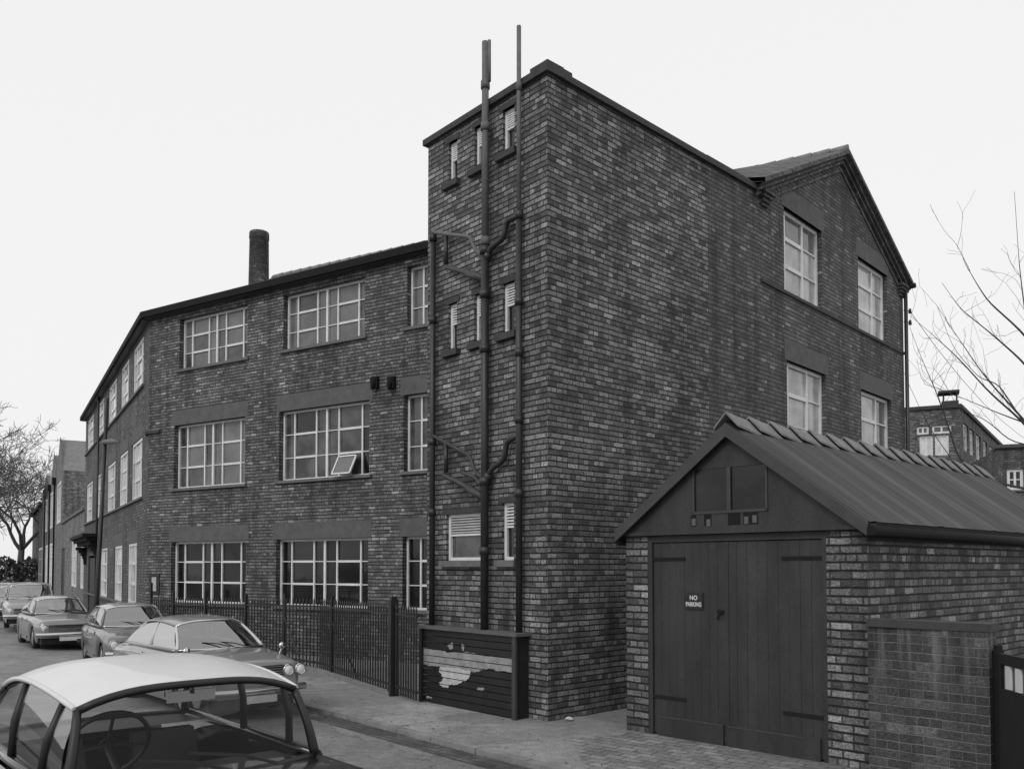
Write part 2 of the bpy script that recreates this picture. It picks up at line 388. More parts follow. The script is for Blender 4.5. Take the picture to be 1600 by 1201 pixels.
# ------------------------------------------------------------------ ground plan, estimated from image pixels
T0 = (.513, 12.375); T1 = (-1.434, 14.565); K = (3.49, 15.22); G0 = (4.755, 16.42); G1 = (10.16, 22.23)
M0 = (-10.59, 25.05); J = (4.19, 15.88)
wd = Vector((-.5136, .858)); W1 = tuple(Vector(M0)+wd*20.6)
EAVE = 9.57; RIDGE = 11.5

F_ = thing('factory_building', 'long three storey dark brick factory with square tower, bending round the street corner', 'factory', (-2, 16, 0))
main = Wall(M0, J, (-.5, -.85)); wing = Wall(M0, W1, (-.858, -.51)); gab = Wall(G0, G1, (.73, -.68)); link = Wall(K, G0, (.7, -.7))
tf = Wall(T0, T1, (-.75, -.66)); ts = Wall(T0, K, (.7, -.7))
# back corners, 7.8 m deep
gn = -gab.n; mn = -main.n; wn = -wing.n
def line_x(p, d, q, e):
    det = d.x*(-e.y)+e.x*d.y; r_ = q-p; t = (r_.x*(-e.y)+e.x*r_.y)/det; return p+d*t
M0v = Vector(M0); DEPTH = 7.8
Mb = line_x(M0v+mn*DEPTH, main.d, M0v+wn*DEPTH, wing.d); Mr = line_x(M0v+mn*DEPTH/2, main.d, M0v+wn*DEPTH/2, wing.d)
Wb = Vector(W1)+wn*DEPTH; Wr = Vector(W1)+wn*DEPTH/2; G1v = Vector(G1); G0v = Vector(G0); Pk = G0v+gab.d*(gab.L/2)

# windows of the main facade (z bands per storey) -------------------------------
ROWZ = [(1.2, 2.9), (4.4, 6.2), (7.77, 9.22)]
mu = lambda px, py: main.uz(px, py)[0]
RU = [((267, 384), (431, 575), 629, 890), ((272, 383), (436, 577), 631, 690), ((281, 387), (443, 570), 636, 500)]
ops = []; colA = [None, (mu(436, 690), mu(577, 690))]
for k, (A_, B_, c_, py) in enumerate(RU):
    cs = [(mu(A_[0], py), mu(A_[1], py)), (mu(B_[0], py), mu(B_[1], py))]; c0 = mu(c_, py); cs.append((c0, c0+cs[1][1]-cs[1][0]))
    ops += [(a, b_, *ROWZ[k], k, i) for i, (a, b_) in enumerate(cs)]
mb = MB(); main.holes(mb, -.2, EAVE, ops, .22)
back = [Vector(J), G0v, G1v, Mb, Wb, Vector(W1)]
FR = (.13, .38, .5, .63, .88)
mb_all = mb
# gable wall with openings
gu = lambda px, py: gab.uz(px, py)[0]
gw3a = (gu(1225, 390), gu(1284, 400)); gw3b = (gu(1341, 460), gu(1386, 470)); gw2a = (gu(1230, 620), gu(1291, 630)); gw2b = (gu(1346, 650), gu(1393, 660))
gops = [(gw3a[0], gw3a[1], 7.75, 9.48), (gw3b[0], gw3b[1], 7.75, 9.48), (gw2a[0], gw2a[1], 4.35, 6.36), (gw2b[0], gw2b[1], 4.35, 6.36)]
gmb = MB(); gab.holes(gmb, -.2, EAVE, gops, .18)
gmb.face([gab.P(0, EAVE), gab.P(gab.L, EAVE), gab.P(gab.L/2, RIDGE)], [(0, EAVE), (gab.L, EAVE), (gab.L/2, RIDGE)])
gmb.build('gable_wall', 'brick_soft', F_)
# wing wall
def wu(px): return wing.u(px)
wrows = {2: [(204, 219.5), (185, 197), (166, 178), (148.5, 158.5), (133.6, 142.5)], 1: [(204, 219.5), (185, 197), (166, 178), (148.5, 158.5), (133.6, 142.5)], 0: [(200, 213.5), (179, 190.5), (157, 167.5)]}
wops = []
for r_, spans in wrows.items():
    for a, b_ in spans:
        u0, u1 = wu(b_), wu(a); z0, z1 = [(1.0, 2.95), (4.3, 6.15), (7.7, 9.25)][r_]
        wops.append((u0, min(u1, wing.L-.35), z0, z1))
door_u = (wu(150), wu(138)); wops.append((door_u[0], door_u[1], .02, 2.7))
wmb = MB(); wing.holes(wmb, -.2, EAVE, wops, .1)
for a, b_ in ((G1v, Mb), (Mb, Wb), (Wb, Vector(W1))):
    q = Wall(a, b_, (0, 1)); q.quad(wmb, 0, q.L, -.2, EAVE)
e_ = Wall(W1, Wb, (0, 1)); wmb.face([e_.P(0, EAVE), e_.P(e_.L, EAVE), e_.P(e_.L/2, RIDGE)])
wmb.build('wing_wall', 'brick_soft', F_)
mb.build('facade_wall', 'brick_main', F_)
lm = MB(); link.quad(lm, 0, link.L, -.2, EAVE)
q = Wall(K, J, (-.7, .7)); q.quad(lm, 0, q.L, -.2, EAVE); lm.build('link_wall', 'brick_soft', F_)

for (a, b_, z0, z1, k, ci) in ops:
    if True:
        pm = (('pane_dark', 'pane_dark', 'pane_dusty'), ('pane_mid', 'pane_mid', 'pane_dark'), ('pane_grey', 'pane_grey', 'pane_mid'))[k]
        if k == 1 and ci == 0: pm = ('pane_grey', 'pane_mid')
        window(F_, main, a, b_, z0, z1, FR, (2,), pmats=pm, deep=(1, 4), lintel=(.42 if k < 2 else 0), rev=.2, fr=.055, bar=.03)
# open hopper light in the middle window of the first floor
a, b_ = colA[1]; W_ = b_-a; u0, u1 = a+.66*W_, a+.86*W_
ho = MB()
for (x0, x1, za, zb) in ((u0, u0+.04, 0, 1), (u1-.04, u1, 0, 1), (u0, u1, 0, .07), (u0, u1, .93, 1)):
    H_ = .52; z0 = 4.44
    def hp(u, t, o): return main.P(u, z0+t*H_*.93, -.06+.02*o+t*0+(1-t)*.26)
    ho.hexa([hp(x0, za, 1), hp(x1, za, 1), hp(x1, za, -1), hp(x0, za, -1), hp(x0, zb, 1), hp(x1, zb, 1), hp(x1, zb, -1), hp(x0, zb, -1)])
hs = ho.build('open_casement', 'white_paint', F_)
hg = MB(); hg.face([hp(u0+.03, .07, 0), hp(u1-.03, .07, 0), hp(u1-.03, .93, 0), hp(u0+.03, .93, 0)]); hg.build('pane', 'pane_grey', hs)
# gable windows
window(F_, gab, gw3a[0], gw3a[1], 7.75, 9.48, (.14, .6,), (), rows=(.35, .68), pmats=('pane_light', 'pane_light', 'pane_grey'), deep=(1,), lintel=.42, sill=False, rev=.15, bar=.045, fr=.07)
window(F_, gab, gw3b[0], gw3b[1], 7.75, 9.48, (.62,), (), rows=(.35, .68), pmats=('pane_light', 'pane_light', 'pane_grey'), deep=(0,), lintel=.42, sill=False, rev=.15, bar=.045, fr=.07)
window(F_, gab, gw2a[0], gw2a[1], 4.35, 6.36, (.14, .62,), (), rows=(.35, .68), pmats=('pane_light', 'pane_light', 'pane_grey'), deep=(1,), lintel=.42, rev=.15, bar=.045, fr=.07)
window(F_, gab, gw2b[0], gw2b[1], 4.35, 6.36, (.62,), (), rows=(.35, .68), pmats=('pane_light', 'pane_light', 'pane_grey'), deep=(0,), lintel=.42, rev=.15, bar=.045, fr=.07)
s_ = MB(); gab.box(s_, .05, gab.L-.02, 7.68, 7.745, 0, .04); s_.build('string_course', 'coping', F_)
# wing windows
for (a, b_, z0, z1) in wops[:-1]:
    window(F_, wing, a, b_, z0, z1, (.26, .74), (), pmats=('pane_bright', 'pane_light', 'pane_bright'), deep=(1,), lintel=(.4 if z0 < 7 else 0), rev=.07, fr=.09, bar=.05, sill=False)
s_ = MB()
for z in (.93, 4.23, 7.63): wing.box(s_, wops[0][0]-.3, wing.L-.2, z, z+.07, 0, .08)
s_.build('sill_course', 'stone_sill', F_)
d_ = MB(); wing.box(d_, door_u[0], door_u[1], .02, 2.6, -.12, -.06); dd = d_.build('door', 'door_paint', F_)
h_ = MB(); wing.box(h_, (door_u[0]+door_u[1])/2, (door_u[0]+door_u[1])/2+.12, 1.0, 1.1, -.06, .0); h_.build('handle', 'chrome', dd)
# hooded canopy over the wing's street door on scroll brackets
cu0, cu1 = wu(157), wu(133.5)
c_ = MB(); wing.box(c_, cu0-.1, cu1, 3.45, 3.58, 0, .7); wing.box(c_, cu0, cu1-.1, 3.3, 3.45, 0, .55); wing.box(c_, cu0+.15, cu1-.25, 3.15, 3.3, 0, .4)
for uu in (cu0+.25, cu1-.55):
    for q in range(6):
        t = q/6; wing.box(c_, uu, uu+.25, 2.3+.82*t, 2.3+.82*(t+1/6), 0, .12+.5*t*t)
c_.build('door_canopy', 'gutter_black', F_)

# corner band, small notice, ventilators
c_ = MB(); main.box(c_, -.1, .55, 6.05, 6.13, 0, .06); wing.box(c_, -.06, .35, 6.05, 6.13, 0, .06); c_.build('corner_ledge', 'coping', F_)
for px in (588, 614):
    uu, zz = main.uz(px, 597); v_ = MB(); main.box(v_, uu-.10, uu+.10, zz-.16, zz+.12, 0, .10); v_.tube([main.P(uu, zz+.05, .1), main.P(uu, zz-.2, .14)], [.09, .03], 8); v_.build('vent_cowl', 'gutter_black', F_)
nb = MB(); uu, zz = main.uz(240, 912); main.box(nb, uu-.16, uu+.28, zz-.3, zz+.3, .003, .03); nn = nb.build('notice_board', 'sign_black', None)
nb2 = MB(); main.box(nb2, uu-.04, uu+.16, zz-.2, zz+.2, .03, .036); nb2.build('paper_sheet', 'paper_pale', nn)
tag(nn, 'small dark framed notice on the brick corner of the factory above the railings', 'notice')

# gutters, fascia and roof ---------------------------------------------------------
r_ = MB()
ea = [Vector(W1), M0v, Vector(J)]; OV = .28
def offs(p, n, k): return Vector((p.x-n.x*k, p.y-n.y*k))
mo = line_x(M0v-mn*OV, main.d, M0v-wn*OV, wing.d)
front = [offs(Vector(W1), wn, OV), mo, G0v-gn*.1-mn*OV+Vector((0, 0))]
jp = mo+main.d*(main.L-1.2); front = [front[0], mo, jp, G0v-gab.d*.16+gab.n*.22]
Pe = Pk+gab.n*.22; rid = [Wr+Vector((0, 0)), Mr, Mr.lerp(Pe, .93), Pe]
bp0, bp1 = line_x(Mb+mn*OV, main.d, Mb+wn*OV, wing.d), G1v+gab.d*.16+gab.n*.22; backp = [offs(Wb, wn, -OV), bp0, bp0.lerp(bp1, .93), bp1]
zE, zR = EAVE+.02, RIDGE+.1
def p3(v, z): return Vector((v.x, v.y, z))
for (A, zA, B, zB) in ((front, zE, rid, zR), (rid, zR, backp, zE)):
    for i in (0, 1, 2):
        P_ = [p3(A[i], zA), p3(A[i+1], zA), p3(B[i+1], zB), p3(B[i], zB)]; L_ = (A[i+1]-A[i]).length; S_ = (P_[3]-P_[0]).length
        r_.face(P_, [(0, 0), (L_, 0), (L_, S_), (0, S_)])
        r_.face([q_-Vector((0, 0, .09)) for q_ in P_[::-1]], [(0, 0), (L_, 0), (L_, S_), (0, S_)])
# hanging end edges of the roof over the gable
for A, zA, B, zB in ((front[3], zE, rid[3], zR), (rid[3], zR, backp[3], zE)):
    r_.face([p3(A, zA), p3(B, zB), p3(B, zB-.09), p3(A, zA-.09)])
r_.build('roof', 'tile_roof', F_)
rt = MB()
for i in range(60):
    for a, b_ in ((rid[0], rid[1]), (rid[1], rid[3])):
        n_ = 44
        if i < n_:
            p = a.lerp(b_, i/n_); q = a.lerp(b_, (i+.96)/n_); rt.tube([p3(p, zR+.0), p3(q, zR+.02)], .1, 6)
rt.build('ridge_tiles', 'ridge_clay', F_)
gt = MB()
gl = [p3(front[0], EAVE-.06), p3(front[1], EAVE-.06), p3(front[2], EAVE-.06)]
for i in (0, 1):
    a, b_ = gl[i], gl[i+1]; n = (mn, wn)[1-i]; n3 = Vector((n.x, n.y, 0))
    gt.hexa([a+n3*.0+Vector((0, 0, -.1)), b_+Vector((0, 0, -.1)), b_+n3*.14+Vector((0, 0, -.1)), a+n3*.14+Vector((0, 0, -.1)), a+Vector((0, 0, .08)), b_+Vector((0, 0, .08)), b_+n3*.14+Vector((0, 0, .08)), a+n3*.14+Vector((0, 0, .08))])
gt.build('gutter', 'gutter_black', F_)
so_ = MB(); 
main.box(so_, 0, main.L-.0, EAVE-.17, EAVE-.10, 0, .2); wing.box(so_, 0.02, wing.L, EAVE-.17, EAVE-.10, 0, .2); so_.build('fascia', 'board_grey', F_)
# gable verge: two stepped brick courses under the tiles, corbels at the eaves
vg = MB()
for side in (0, 1):
    for (dz, th, o) in ((-.02, .12, .13), (-.14, .09, .07), (-.33, .07, .03)):
        uA, uB = (0, gab.L/2) if side == 0 else (gab.L, gab.L/2)
        def vp(u, z, o_): return gab.P(u, z, o_)
        k = .12 if side == 0 else -.12
        a0 = (uA-(.15 if side == 0 else -.15), EAVE+dz-.05); b0 = (uB, RIDGE+dz+.06)
        c8 = [vp(a0[0], a0[1]-th, o), vp(b0[0], b0[1]-th, o), vp(b0[0], b0[1]-th, 0), vp(a0[0], a0[1]-th, 0), vp(a0[0], a0[1], o), vp(b0[0], b0[1], o), vp(b0[0], b0[1], 0), vp(a0[0], a0[1], 0)]
        vg.hexa(c8)
vg.build('verge', 'brick_soft', F_)
for e in (0, 1):
    cb = MB()
    for i in range(4):
        z = EAVE-.1-i*.075; o = .15-i*.033; a, b_ = (.0+i*.02, .38-i*.03) if e == 0 else (gab.L-.42+i*.03, gab.L+.16-i*.03)
        gab.box(cb, a, b_, z-.077, z, 0, o)
    cb.build('corbel', 'brick_soft', F_)
gs = MB(); gs.tube([gab.P(gab.L+.1, EAVE-.1, .28), gab.P(gab.L+.14, EAVE-.1, -.3)], .07, 8); gs.build('gutter_end', 'gutter_black', F_)
ins = MB(); uu = gab.L
for zz in (8.55, 8.85):
    ins.tube([gab.P(uu, zz, .02), gab.P(uu+.22, zz, .1)], .015, 5); ins.tube([gab.P(uu+.22, zz-.05, .1), gab.P(uu+.22, zz+.07, .1)], [.045, .03], 8)
ins.build('insulator_bracket', 'trim_black', F_)
dp = MB(); dp.tube([wing.P(wu(154), .0, .1), wing.P(wu(154), 9.4, .1)], .05, 8)
dp.build('downpipe', 'pipe_dark', F_)
dp = MB(); dp.tube([gab.P(gab.L-.06, 0, .09), gab.P(gab.L-.06, 9.3, .09)], .05, 8); dp.build('downpipe', 'pipe_dark', F_)

# ------------------------------------------------------------------ tower
TOP = 9.40
tmb = MB()
# front openings
def op(pxa, pxb, z0, z1): return (tf.u(pxb), tf.u(pxa), z0, z1)
def zat(wl, px, py): return wl.uz(px, py)[1]
N3 = [op(699.5, 713, zat(tf, 706, 287), zat(tf, 706, 224)), op(740.5, 756, zat(tf, 748, 262), zat(tf, 748, 196)), op(785, 804, zat(tf, 794, 238), zat(tf, 794, 166))]
N2 = [op(699.5, 713, zat(tf, 706, 549), zat(tf, 706, 474)), op(740.5, 756, zat(tf, 748, 535), zat(tf, 748, 460)), op(785, 804, zat(tf, 794, 519), zat(tf, 794, 440))]
zt = sum(o[3] for o in N3)/3; zb = sum(o[2] for o in N3)/3; N3 = [(o[0], o[1], zb, zt) for o in N3]
zt = sum(o[3] for o in N2)/3; zb = sum(o[2] for o in N2)/3; N2 = [(o[0], o[1], zb, zt) for o in N2]
N1 = [op(697, 752, 2.30, 3.05), op(784, 803, 2.30, 3.17)]
tf.holes(tmb, -.2, TOP, N3+N2+N1, .12)
ts.quad(tmb, 0, ts.L, -.2, TOP)
tl = Wall(T1, (T1[0]+.7235*5.0, T1[1]+.69*5.0), (-.7, .7)); tl.quad(tmb, 0, tl.L, -.2, TOP)
tmb.build('tower_wall', 'brick_tower', F_)
tr_ = MB(); A_ = Vector(T0); B_ = Vector(T1); C_ = B_+Vector((.7235, .69))*5.9; D_ = A_+Vector((.7235, .69))*5.9
tr_.face([p3(A_, TOP-.15), p3(B_, TOP-.15), p3(C_, TOP-.15), p3(D_, TOP-.15)]); q = Wall(D_, C_, (.7, .7)); q.quad(tr_, 0, q.L, EAVE-1, TOP)
tr_.build('tower_roof', 'slate', F_)
cp = MB(); tf.box(cp, -.07, tf.L+.07, TOP, TOP+.1, -.3, .07); ts.box(cp, .305, ts.L+1.7, TOP, TOP+.1, -.3, .07)
tl.box(cp, .305, tl.L, TOP, TOP+.1, -.3, .07); q.box(cp, .0, q.L, TOP-.01, TOP+.09, -.3, .0); cp.build('coping', 'coping', F_)
cp = MB(); ts.box(cp, -.055, .48, TOP+.1, TOP+.16, -.3, .06); tf.box(cp, .305, tf.L*.45, TOP+.1, TOP+.12, -.3, .05); tf.box(cp, .305-.37, .3, TOP+.1, TOP+.16, -.28, .058); cp.build('coping_block', 'coping', F_)
def slim(o, wide=False):
    u0, u1, z0, z1 = o; f = MB(); a, b_ = -.11, -.055
    t = .05
    tf.box(f, u0, u0+t, z0, z1, a, b_); tf.box(f, u1-t, u1, z0, z1, a, b_); tf.box(f, u0+t, u1-t, z0, z0+t, a, b_); tf.box(f, u0+t, u1-t, z1-t, z1, a, b_)
    zm = z0+(z1-z0)*(.58 if not wide else .55); tf.box(f, u0+t, u1-t, zm-.015, zm+.015, a+.004, b_-.004)
    win = f.build('window', 'white_paint', F_)
    lv = MB(); n = 6
    for i in range(n):
        z = zm+.03+(z1-t-zm-.03)*i/n
        lv.hexa([tf.P(u0+t, z, b_-.002), tf.P(u1-t, z, b_-.002), tf.P(u1-t, z+.012, b_-.045), tf.P(u0+t, z+.012, b_-.045),
                 tf.P(u0+t, z+.02, b_-.002), tf.P(u1-t, z+.02, b_-.002), tf.P(u1-t, z+.035, b_-.045), tf.P(u0+t, z+.035, b_-.045)])
    lv.build('louvre', 'white_paint' if not wide else 'cream_paint', win)
    p = MB(); tf.quad(p, u0, u1, z0, z1, -.1); p.build('pane', 'pane_dark' if not wide else 'pane_mid', win)
    s2 = MB(); tf.box(s2, u0-.09, u1+.09, z0-.1, z0, -.09, .09); s2.build('sill', 'coping' if z0 > 4 else 'stone_sill', win)
    l2 = MB(); tf.box(l2, u0-.07, u1+.07, z1, z1+.09, -.12, .012); l2.build('lintel', 'coping', win)
for o in N3+N2: slim(o)
slim(N1[0], True); slim(N1[1])

# soil pipes: image pixel positions cast onto the tower front, o = standoff
def TO(o): q = tf.n*o; return Wall(tf.p0+q, tf.p1+q, (-.75, -.66))
def TP(px, py, o=.09): t_ = TO(o); u, z = t_.uz(px, py); return t_.P(u, z, 0)
def arc(pts, k=3):
    out = [pts[0]]
    for i in range(1, len(pts)-1):
        a, b_, c = pts[i-1], pts[i], pts[i+1]; r1 = min((a-b_).length, (c-b_).length)*.35
        s_, e = b_+(a-b_).normalized()*r1, b_+(c-b_).normalized()*r1
        for q in range(k+1):
            t = q/k; out.append((s_*(1-t)+b_*t)*(1-t)+(b_*(1-t)+e*t)*t)
    return out+[pts[-1]]
BOXT = 1.24
def upipe(px, ztop, zbot, o, r, mat, name='soil_pipe', collars=()):
    u = TO(o).u(px); m_ = MB(); m_.tube([tf.P(u, zbot, o), tf.P(u, ztop, o)], r, 12)
    for z in collars: m_.tube([tf.P(u, z-.06, o), tf.P(u, z+.06, o)], r*1.32, 12)
    return m_.build(name, mat, F_)
zc = lambda px, py: TO(.11).uz(px, py)[1]
pd = upipe(757, zc(757, 375), BOXT, .12, .062, 'pipe_dark', collars=[zc(757, y) for y in (392, 460, 545, 752, 860)])
upipe(757.5, zc(757, 68), zc(757, 372), .12, .054, 'pipe_pale', 'vent_pipe', [zc(757, 135), zc(757, 200), zc(757, 378)])
um = MB(); ub = TO(.12).u(762); um.tube([tf.P(ub-.03, zc(762, 130), .12), tf.P(ub-.03, zc(762, 66), .12)], .025, 8); um.build('vent_pipe', 'pipe_pale', F_)
upipe(811, zc(811, 330), BOXT, .1, .05, 'pipe_dark', collars=[zc(811, y) for y in (335, 470, 550, 655, 770)])
upipe(811, zc(811, 40), zc(811, 330), .1, .034, 'pipe_pale', 'vent_pipe', [zc(811, 135)])
upipe(675, zc(675, 364), BOXT, .1, .048, 'pipe_dark', collars=[zc(675, y) for y in (372, 500, 690, 800)])
def branch(pts, r=.035, mat='pipe_dark', o=.1):
    m_ = MB(); P_ = arc([TP(x, y, o) for x, y in pts], 4); m_.tube(P_, r, 10)
    m_.tube([P_[-1], P_[-2]], r*1.5, 10); m_.build('branch_pipe', mat, F_)
branch([(676, 363), (735, 370), (741, 388), (756, 402)], .03, 'pipe_pale', .11)
branch([(697, 368), (697, 412)], .026); branch([(697, 417), (722, 424), (756, 436)], .042, 'board_grey')
branch([(809, 338), (791, 346), (787, 372), (766, 388), (758, 408)], .045)
branch([(676, 680), (735, 712), (742, 738), (756, 746)], .028, 'board_grey', .11); branch([(697, 692), (697, 738)], .026); branch([(694, 742), (722, 756), (756, 778)], .042, 'board_grey'); branch([(722, 738), (742, 745), (756, 760)], .03, 'board_grey')
branch([(809, 680), (791, 690), (788, 718), (768, 732), (758, 752)], .045)

# ------------------------------------------------------------------ timber boxing at the tower foot
bx1 = Vector((.052, 12.53)); bd = tf.d; bl = 2.28
bw_ = Wall(bx1, bx1+bd*bl, (-.75, -.66)); BD = .26
B = thing('timber_boxing', 'low black boarded casing at the foot of the tower with torn pale poster remains', 'timber casing', (bx1.x, bx1.y, 0))
m_ = MB(); n = 11; NB = 11
for i in range(n):
    z0 = .02+i*(BOXT-.06)/n; z1 = z0+(BOXT-.06)/n-.012
    bw_.box(m_, .0, bl, z0, z1, -.03+rnd.random()*.004, rnd.random()*.008)
m_.build('boards', 'plank_dark', B)
m_ = MB(); m_1 = MB(); sd_ = Wall(bw_.P(0, 0, 0).to_2d(), bw_.P(0, 0, -BD-.05).to_2d(), (.7, -.7))
sd_.box(m_, .03, BD+.04, .0, BOXT-.05, -.03, .02); bw_.box(m_1, -.05, .03, 0, BOXT-.05, .01, .05); m_1.build('corner_batten', 'board_grey', B); m_1 = MB(); bw_.box(m_1, bl-.03, bl+.04, 0, BOXT-.05, .01, .05); m_1.build('corner_batten', 'plank_dark', B)
m_.build('side_panel', 'plank_dark', B)
m_ = MB(); bw_.box(m_, -.09, bl+.07, BOXT-.045, BOXT, -BD-.02, .07); m_.build('top_board', 'concrete', B)
def rag(pts, mat, off):
    m_ = MB(); P_ = []
    pj = []
    for (x0_, y0_), (x1_, y1_) in zip(pts, pts[1:]+pts[:1]):
        for q in range(5): e = 1.3 if q else .3; pj.append((x0_+(x1_-x0_)*q/5+rnd.uniform(-e, e), y0_+(y1_-y0_)*q/5+rnd.uniform(-e, e)))
    for (x, y) in pj: u, z = bw_.uz(x, y); P_.append((min(max(u, .035), bl-.035), z))
    for i in range(n):
        za = .02+i*(BOXT-.06)/n; zb2 = za+(BOXT-.06)/n-.012
        Q = P_
        for lim, sg in ((za, 1), (zb2, -1)):
            R_ = []
            for a, b_ in zip(Q, Q[1:]+Q[:1]):
                ia, ib = (a[1]-lim)*sg >= 0, (b_[1]-lim)*sg >= 0
                if ia: R_.append(a)
                if ia != ib: t = (lim-a[1])/(b_[1]-a[1]); R_.append((a[0]+(b_[0]-a[0])*t, lim))
            Q = R_
            if not Q: break
        if len(Q) > 2: m_.face([bw_.P(u, z, off) for u, z in Q])
    m_.build('poster_remains', mat, B)
rag([(659, 1012), (690, 1015), (700, 1019), (730, 1018), (756, 1024), (800, 1027), (804, 1049), (780, 1048), (768, 1044), (752, 1046), (744, 1050), (738, 1048), (712, 1044), (688, 1040), (672, 1040), (660, 1037), (658, 1026)], 'paper', .0105)
rag([(668, 1086), (676, 1088), (674, 1091), (667, 1090)], 'paper', .0105); rag([(700, 1008), (707, 1003), (710, 1012), (704, 1014)], 'paper', .0105); rag([(722, 1006), (727, 1007), (726, 1016), (722, 1015)], 'paper', .0105); rag([(748, 1072), (758, 1075), (755, 1079), (747, 1077)], 'paper', .0105)
rag([(689, 1040), (716, 1043), (737, 1048), (735, 1055), (730, 1062), (722, 1066), (710, 1070), (704, 1069), (700, 1074), (694, 1073), (690, 1070), (687, 1066), (693, 1060), (691, 1054), (686, 1048)], 'paper_pale', .0125)
# ------------------------------------------------------------------ garage
Lg = Vector((1.55, 11.75)); Rg = Vector((3.865, 9.40)); gs_ = Vector((.739, .674))
gf = Wall(Lg, Rg, (-.7, -.7)); gr = Wall(Rg, Rg+gs_*8.1, (.7, -.7)); gl_ = Wall(Lg, Lg+gs_*8.1, (-.7, .7)); GE = 2.66; GA = 3.88
A = thing('garage', 'small brick garage with pitched felt roof and dark painted double doors', 'garage', (2.7, 10.6, 0))
du0, du1 = gf.u(1012), gf.u(1291)
m_ = MB(); gf.holes(m_, -.15, GE, [(du0, du1, -.15, GE)], .12)
gr.quad(m_, 0, gr.L, -.15, GE+.05); gl_.quad(m_, 0, gl_.L, -.15, GE+.05)
bk = Wall(Lg+gs_*8.1, Rg+gs_*8.1, (.7, .7)); bk.quad(m_, 0, bk.L, -.15, GE); m_.face([bk.P(0, GE), bk.P(bk.L, GE), bk.P(bk.L/2, GA)])
m_.build('wall', 'brick_garage', A)
# roof sheets: overhang .22 front, .16 at the eaves
mid = (Lg+Rg)/2; fo = .12; EO = .07
rise = GA-GE; half = gf.L/2; slope = rise/half
def rp(along, across, lift=0):       # across -1..1 (left..right) in metres from the ridge
    q = mid+gs_*along+gf.d*across
    return Vector((q.x, q.y, GA+.08-abs(across)*slope+lift))
m_ = MB(); nA = 14; LA = 8.3
for sgn in (-1, 1):
    rows = []; 
    n = 108
    P_ = []
    for i in range(n+1):
        al = -fo+(LA+fo)*i/n; ph = (al % .9)/.9; rib = .009 if ph < .07 else 0
        P_.append([rp(al, sgn*(half+EO)*k/6, rib+.0) for k in range(7)])
    m_.grid(P_, smooth=False)
    base = 0
ro = m_.build('roof', 'felt_roof', A)
# uv for streaks: u along the ridge, v down slope
uvl = ro.data.uv_layers[0]
for p in ro.data.polygons:
    for li in p.loop_indices:
        co = ro.data.vertices[ro.data.loops[li].vertex_index].co.to_2d()-mid; uvl.data[li].uv = (co.dot(gs_), co.dot(gf.d))
m_ = MB()
for sgn in (-1, 1):      # thickness edge + bargeboards
    a, b_ = rp(-fo, 0, -.005), rp(-fo, sgn*(half+EO), -.005); q = gs_.to_3d()*.035; dn = Vector((0, 0, -.17))
    dn2 = Vector((0, 0, -.15))
    m_.hexa([a+dn-q, b_+dn2-q, b_+dn2, a+dn, a-q, b_-q, b_, a])
m_.build('bargeboard', 'board_grey', A)
m_ = MB()
for sgn in (-1, 1):     # soffit / eaves board, deepened in black to stand for soffit shade too
    a, b_ = rp(-fo, sgn*(half+EO), -.01), rp(LA, sgn*(half+EO), -.01); i3 = gf.d.to_3d()*(-sgn*.03); dn = Vector((0, 0, -.19))
    m_.hexa([a+dn, b_+dn, b_+dn+i3, a+dn+i3, a, b_, b_+i3, a+i3])
    c, d = rp(-fo, sgn*half, -.16), rp(LA, sgn*half, -.16)
    m_.face([rp(-fo, sgn*(half+EO), -.12), rp(LA, sgn*(half+EO), -.12), rp(LA, sgn*half, -.18), rp(-fo, sgn*half, -.18)])
m_.build('eaves_board', 'gutter_black', A)
m_ = MB(); a, b_ = rp(-fo-.05, half+EO+.06, -.06), rp(LA, half+EO+.06, -.09); m_.tube([a, b_], .055, 8); m_.build('gutter', 'gutter_black', A)
# ridge tiles, each slightly overlapping and tipped
for i in range(17):
    al = -fo-.02+i*.5; m_ = MB(); t = .03*(rnd.random()-.3)
    for sgn in (-1, 1):
        w_ = .17
        A0 = rp(al, 0, .085+.05); A1 = rp(al+.53, 0, .07); B0 = rp(al, sgn*w_, .03+.05); B1 = rp(al+.53+t, sgn*w_, .01)
        dn = Vector((0, 0, -.028))
        m_.hexa([A0+dn, B0+dn, B1+dn, A1+dn, A0, B0, B1, A1])
    m_.build('ridge_tile', 'ridge_clay', A)
# gable boarding with window and small vents
gz = lambda px, py: gf.uz(px, py)
gb = Wall(Lg-gf.n*0, Rg, (-.7, -.7))
u0w, u1w = gf.u(1087), gf.u(1204); um_ = (u0w+u1w)/2; zw0, zw1 = 2.86, 3.42
def gtop(u): return GA-.02-abs(u-half)*slope
m_ = MB(); OB = .05
zb_ = GE-.005
def gpoly(pts): m_.face([gf.P(u, z, OB) for u, z in pts], pts); m_.face([gf.P(u, z, OB-.03) for u, z in pts[::-1]], pts)
gpoly([(-.1, zb_), (u0w, zb_), (u0w, gtop(u0w)), (-.1, gtop(-.1))])
gpoly([(u1w, zb_), (2*half+.1, zb_), (2*half+.1, gtop(2*half+.1)), (u1w, gtop(u1w))])
gpoly([(u0w, zb_), (u1w, zb_), (u1w, zw0), (u0w, zw0)])
z_l = min(zw1, gtop(u0w)); z_r = min(zw1, gtop(u1w))
uu0 = half-(GA-.02-zw1)/slope; uu1 = 2*half-uu0
gpoly([(max(u0w, uu0), zw1), (min(u1w, uu1), zw1), (half, GA-.02)])
m_.box(0, 0, 0, 0, 0, 0) if False else None
gf.box(m_, -.12, 2*half+.12, GE-.05, GE+.0, .052, .075)
m_.build('gable_board', 'door_paint', A)
wm = MB(); t = .025
